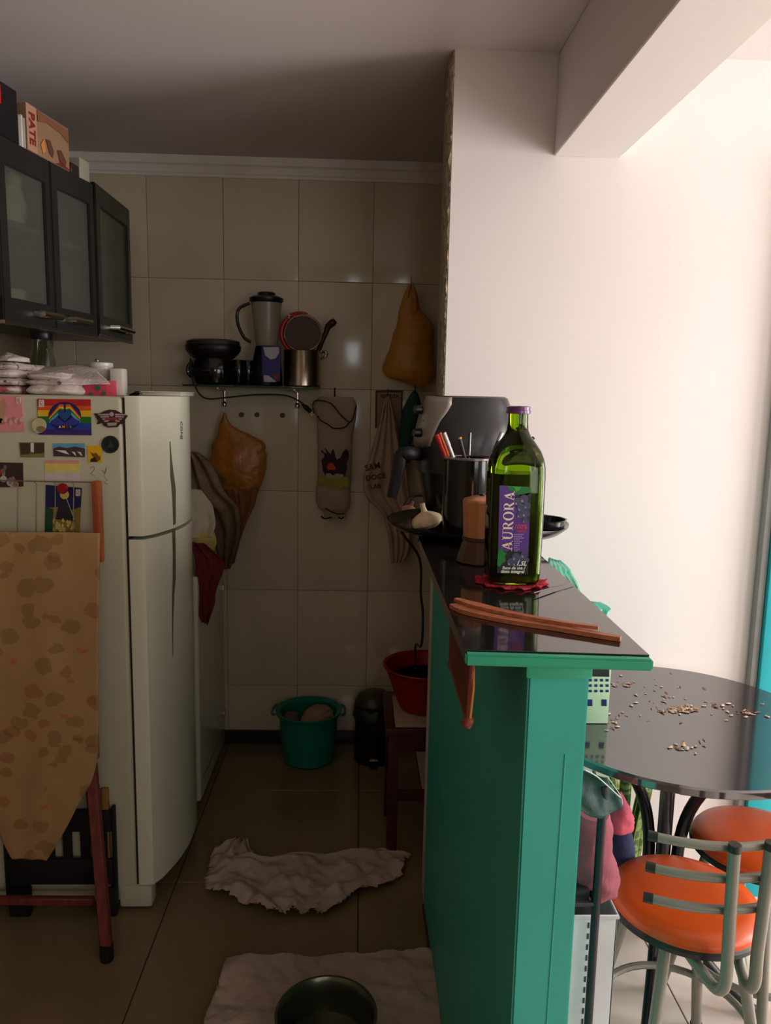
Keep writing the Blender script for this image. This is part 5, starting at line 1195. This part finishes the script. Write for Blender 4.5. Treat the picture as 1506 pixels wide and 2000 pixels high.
obj('shiny_edge', tube(nb(), [PY(1186, 1516, 1.34), PY(1200, 1536, 1.35), PY(1213, 1556, 1.355), PY(1216, 1572, 1.36)], .0010, 6, 4), MATS['film_highlight'], r)
# white perforated basket at the bottom of the rack
r = thing('white_basket', 'white perforated plastic basket at the foot of the black rack', 'basket', (.40, 1.5, .11))
wb = mat('white_basket_plastic', (206, 204, 204), .4)
bx0, bx1, by0, by1, bz0, bz1 = .322, .53, 1.385, 1.60, .12, .50
obj('side_panel', box(nb(), (bx0, by0, bz0), (bx1, by0+.004, bz1), .001), wb, r)
obj('side_panel', box(nb(), (bx1-.004, by0, bz0), (bx1, by1, bz1), .001), wb, r)
obj('side_panel', box(nb(), (bx0, by0, bz0), (bx0+.004, by1, bz1), .001), wb, r)
obj('side_panel', box(nb(), (bx0, by1-.004, bz0), (bx1, by1, bz1), .001), wb, r)
obj('bottom_panel', box(nb(), (bx0, by0, bz0-.003), (bx1, by1, bz0+.001), .001), wb, r)
obj('rim', tube(nb(), [(bx0, by0, bz1), (bx1, by0, bz1), (bx1, by1, bz1), (bx0, by1, bz1), (bx0, by0, bz1)], .005, 8), wb, r)
sl = None
for xx in (bx0+.06, bx0+.105, bx0+.15):
    for i in range(15):
        if sl is None: sl = obj('slot', box(nb(), (-.0018, -.0012, 0), (.0018, .0002, .012)), mat('slot_dark', (60, 60, 64), .8), r, smooth=False); o = sl
        else: o = sl.copy(); C.objects.link(o)
        o.matrix_parent_inverse = Matrix.Translation(-WL[r]); o.location = (xx, by0, bz0+.02+i*.024)
# ------------------------------------------------------------------ plant in terracotta pot by the white wall
pp = Vector((.80, 2.085, 0))
r = thing('snake_plant', 'snake plant with yellow-edged upright leaves in a brown pot behind the table base', 'plant', pp)
obj('pot', lathe(nb(), [(.058, 0), (.062, .004), (.074, .13), (.080, .135), (.080, .155), (.073, .156), (.07, .13), (0, .128)], pp, 36), mat('terracotta', (150, 90, 68), .7, var=.1, vs=9), r)
lf = mat('snake_leaf', (52, 84, 40), .4, rgb2=(112, 140, 76), thr=.52, vs=26, scale3=(1, 1, 3)); le = mat('leaf_yellow_edge', (196, 196, 60), .45)
for k, (dx, dy, h, ln, tw_) in enumerate(((-.035, -.02, .50, -.03, .2), (0, .01, .56, .01, -.3), (.03, -.01, .46, .05, .1), (-.01, -.035, .40, -.06, .6), (.04, .02, .52, .09, -.5), (-.05, .02, .44, -.08, .9), (.015, -.03, .36, .04, 1.2))):
    b = pp+Vector((dx, dy, .13)); rows = []; rl, rr2 = [], []
    for i in range(13):
        t = i/12; w_ = .019*(math.sin(math.pi*(.18+.8*t))**.7)*(1 if t < .98 else .2)
        a = tw_+t*.9; c = b+Vector((ln*t*t, .01*math.sin(t*3+k), h*t)); s = Vector((math.cos(a), math.sin(a), 0))
        nn = Vector((-s.y, s.x, 0))
        rows.append([c+s*w_*u+nn*.006*(u*u) for u in (-1, -.5, 0, .5, 1)]); rl.append(c-s*w_+nn*.006); rr2.append(c+s*w_+nn*.006)
    q = obj('leaf', grid(nb(), rows), lf, r, solid=.0018)
    bm = nb(); tube(bm, rl, .0016, 5); tube(bm, rr2, .0016, 5); obj('leaf_edge', bm, le, q)
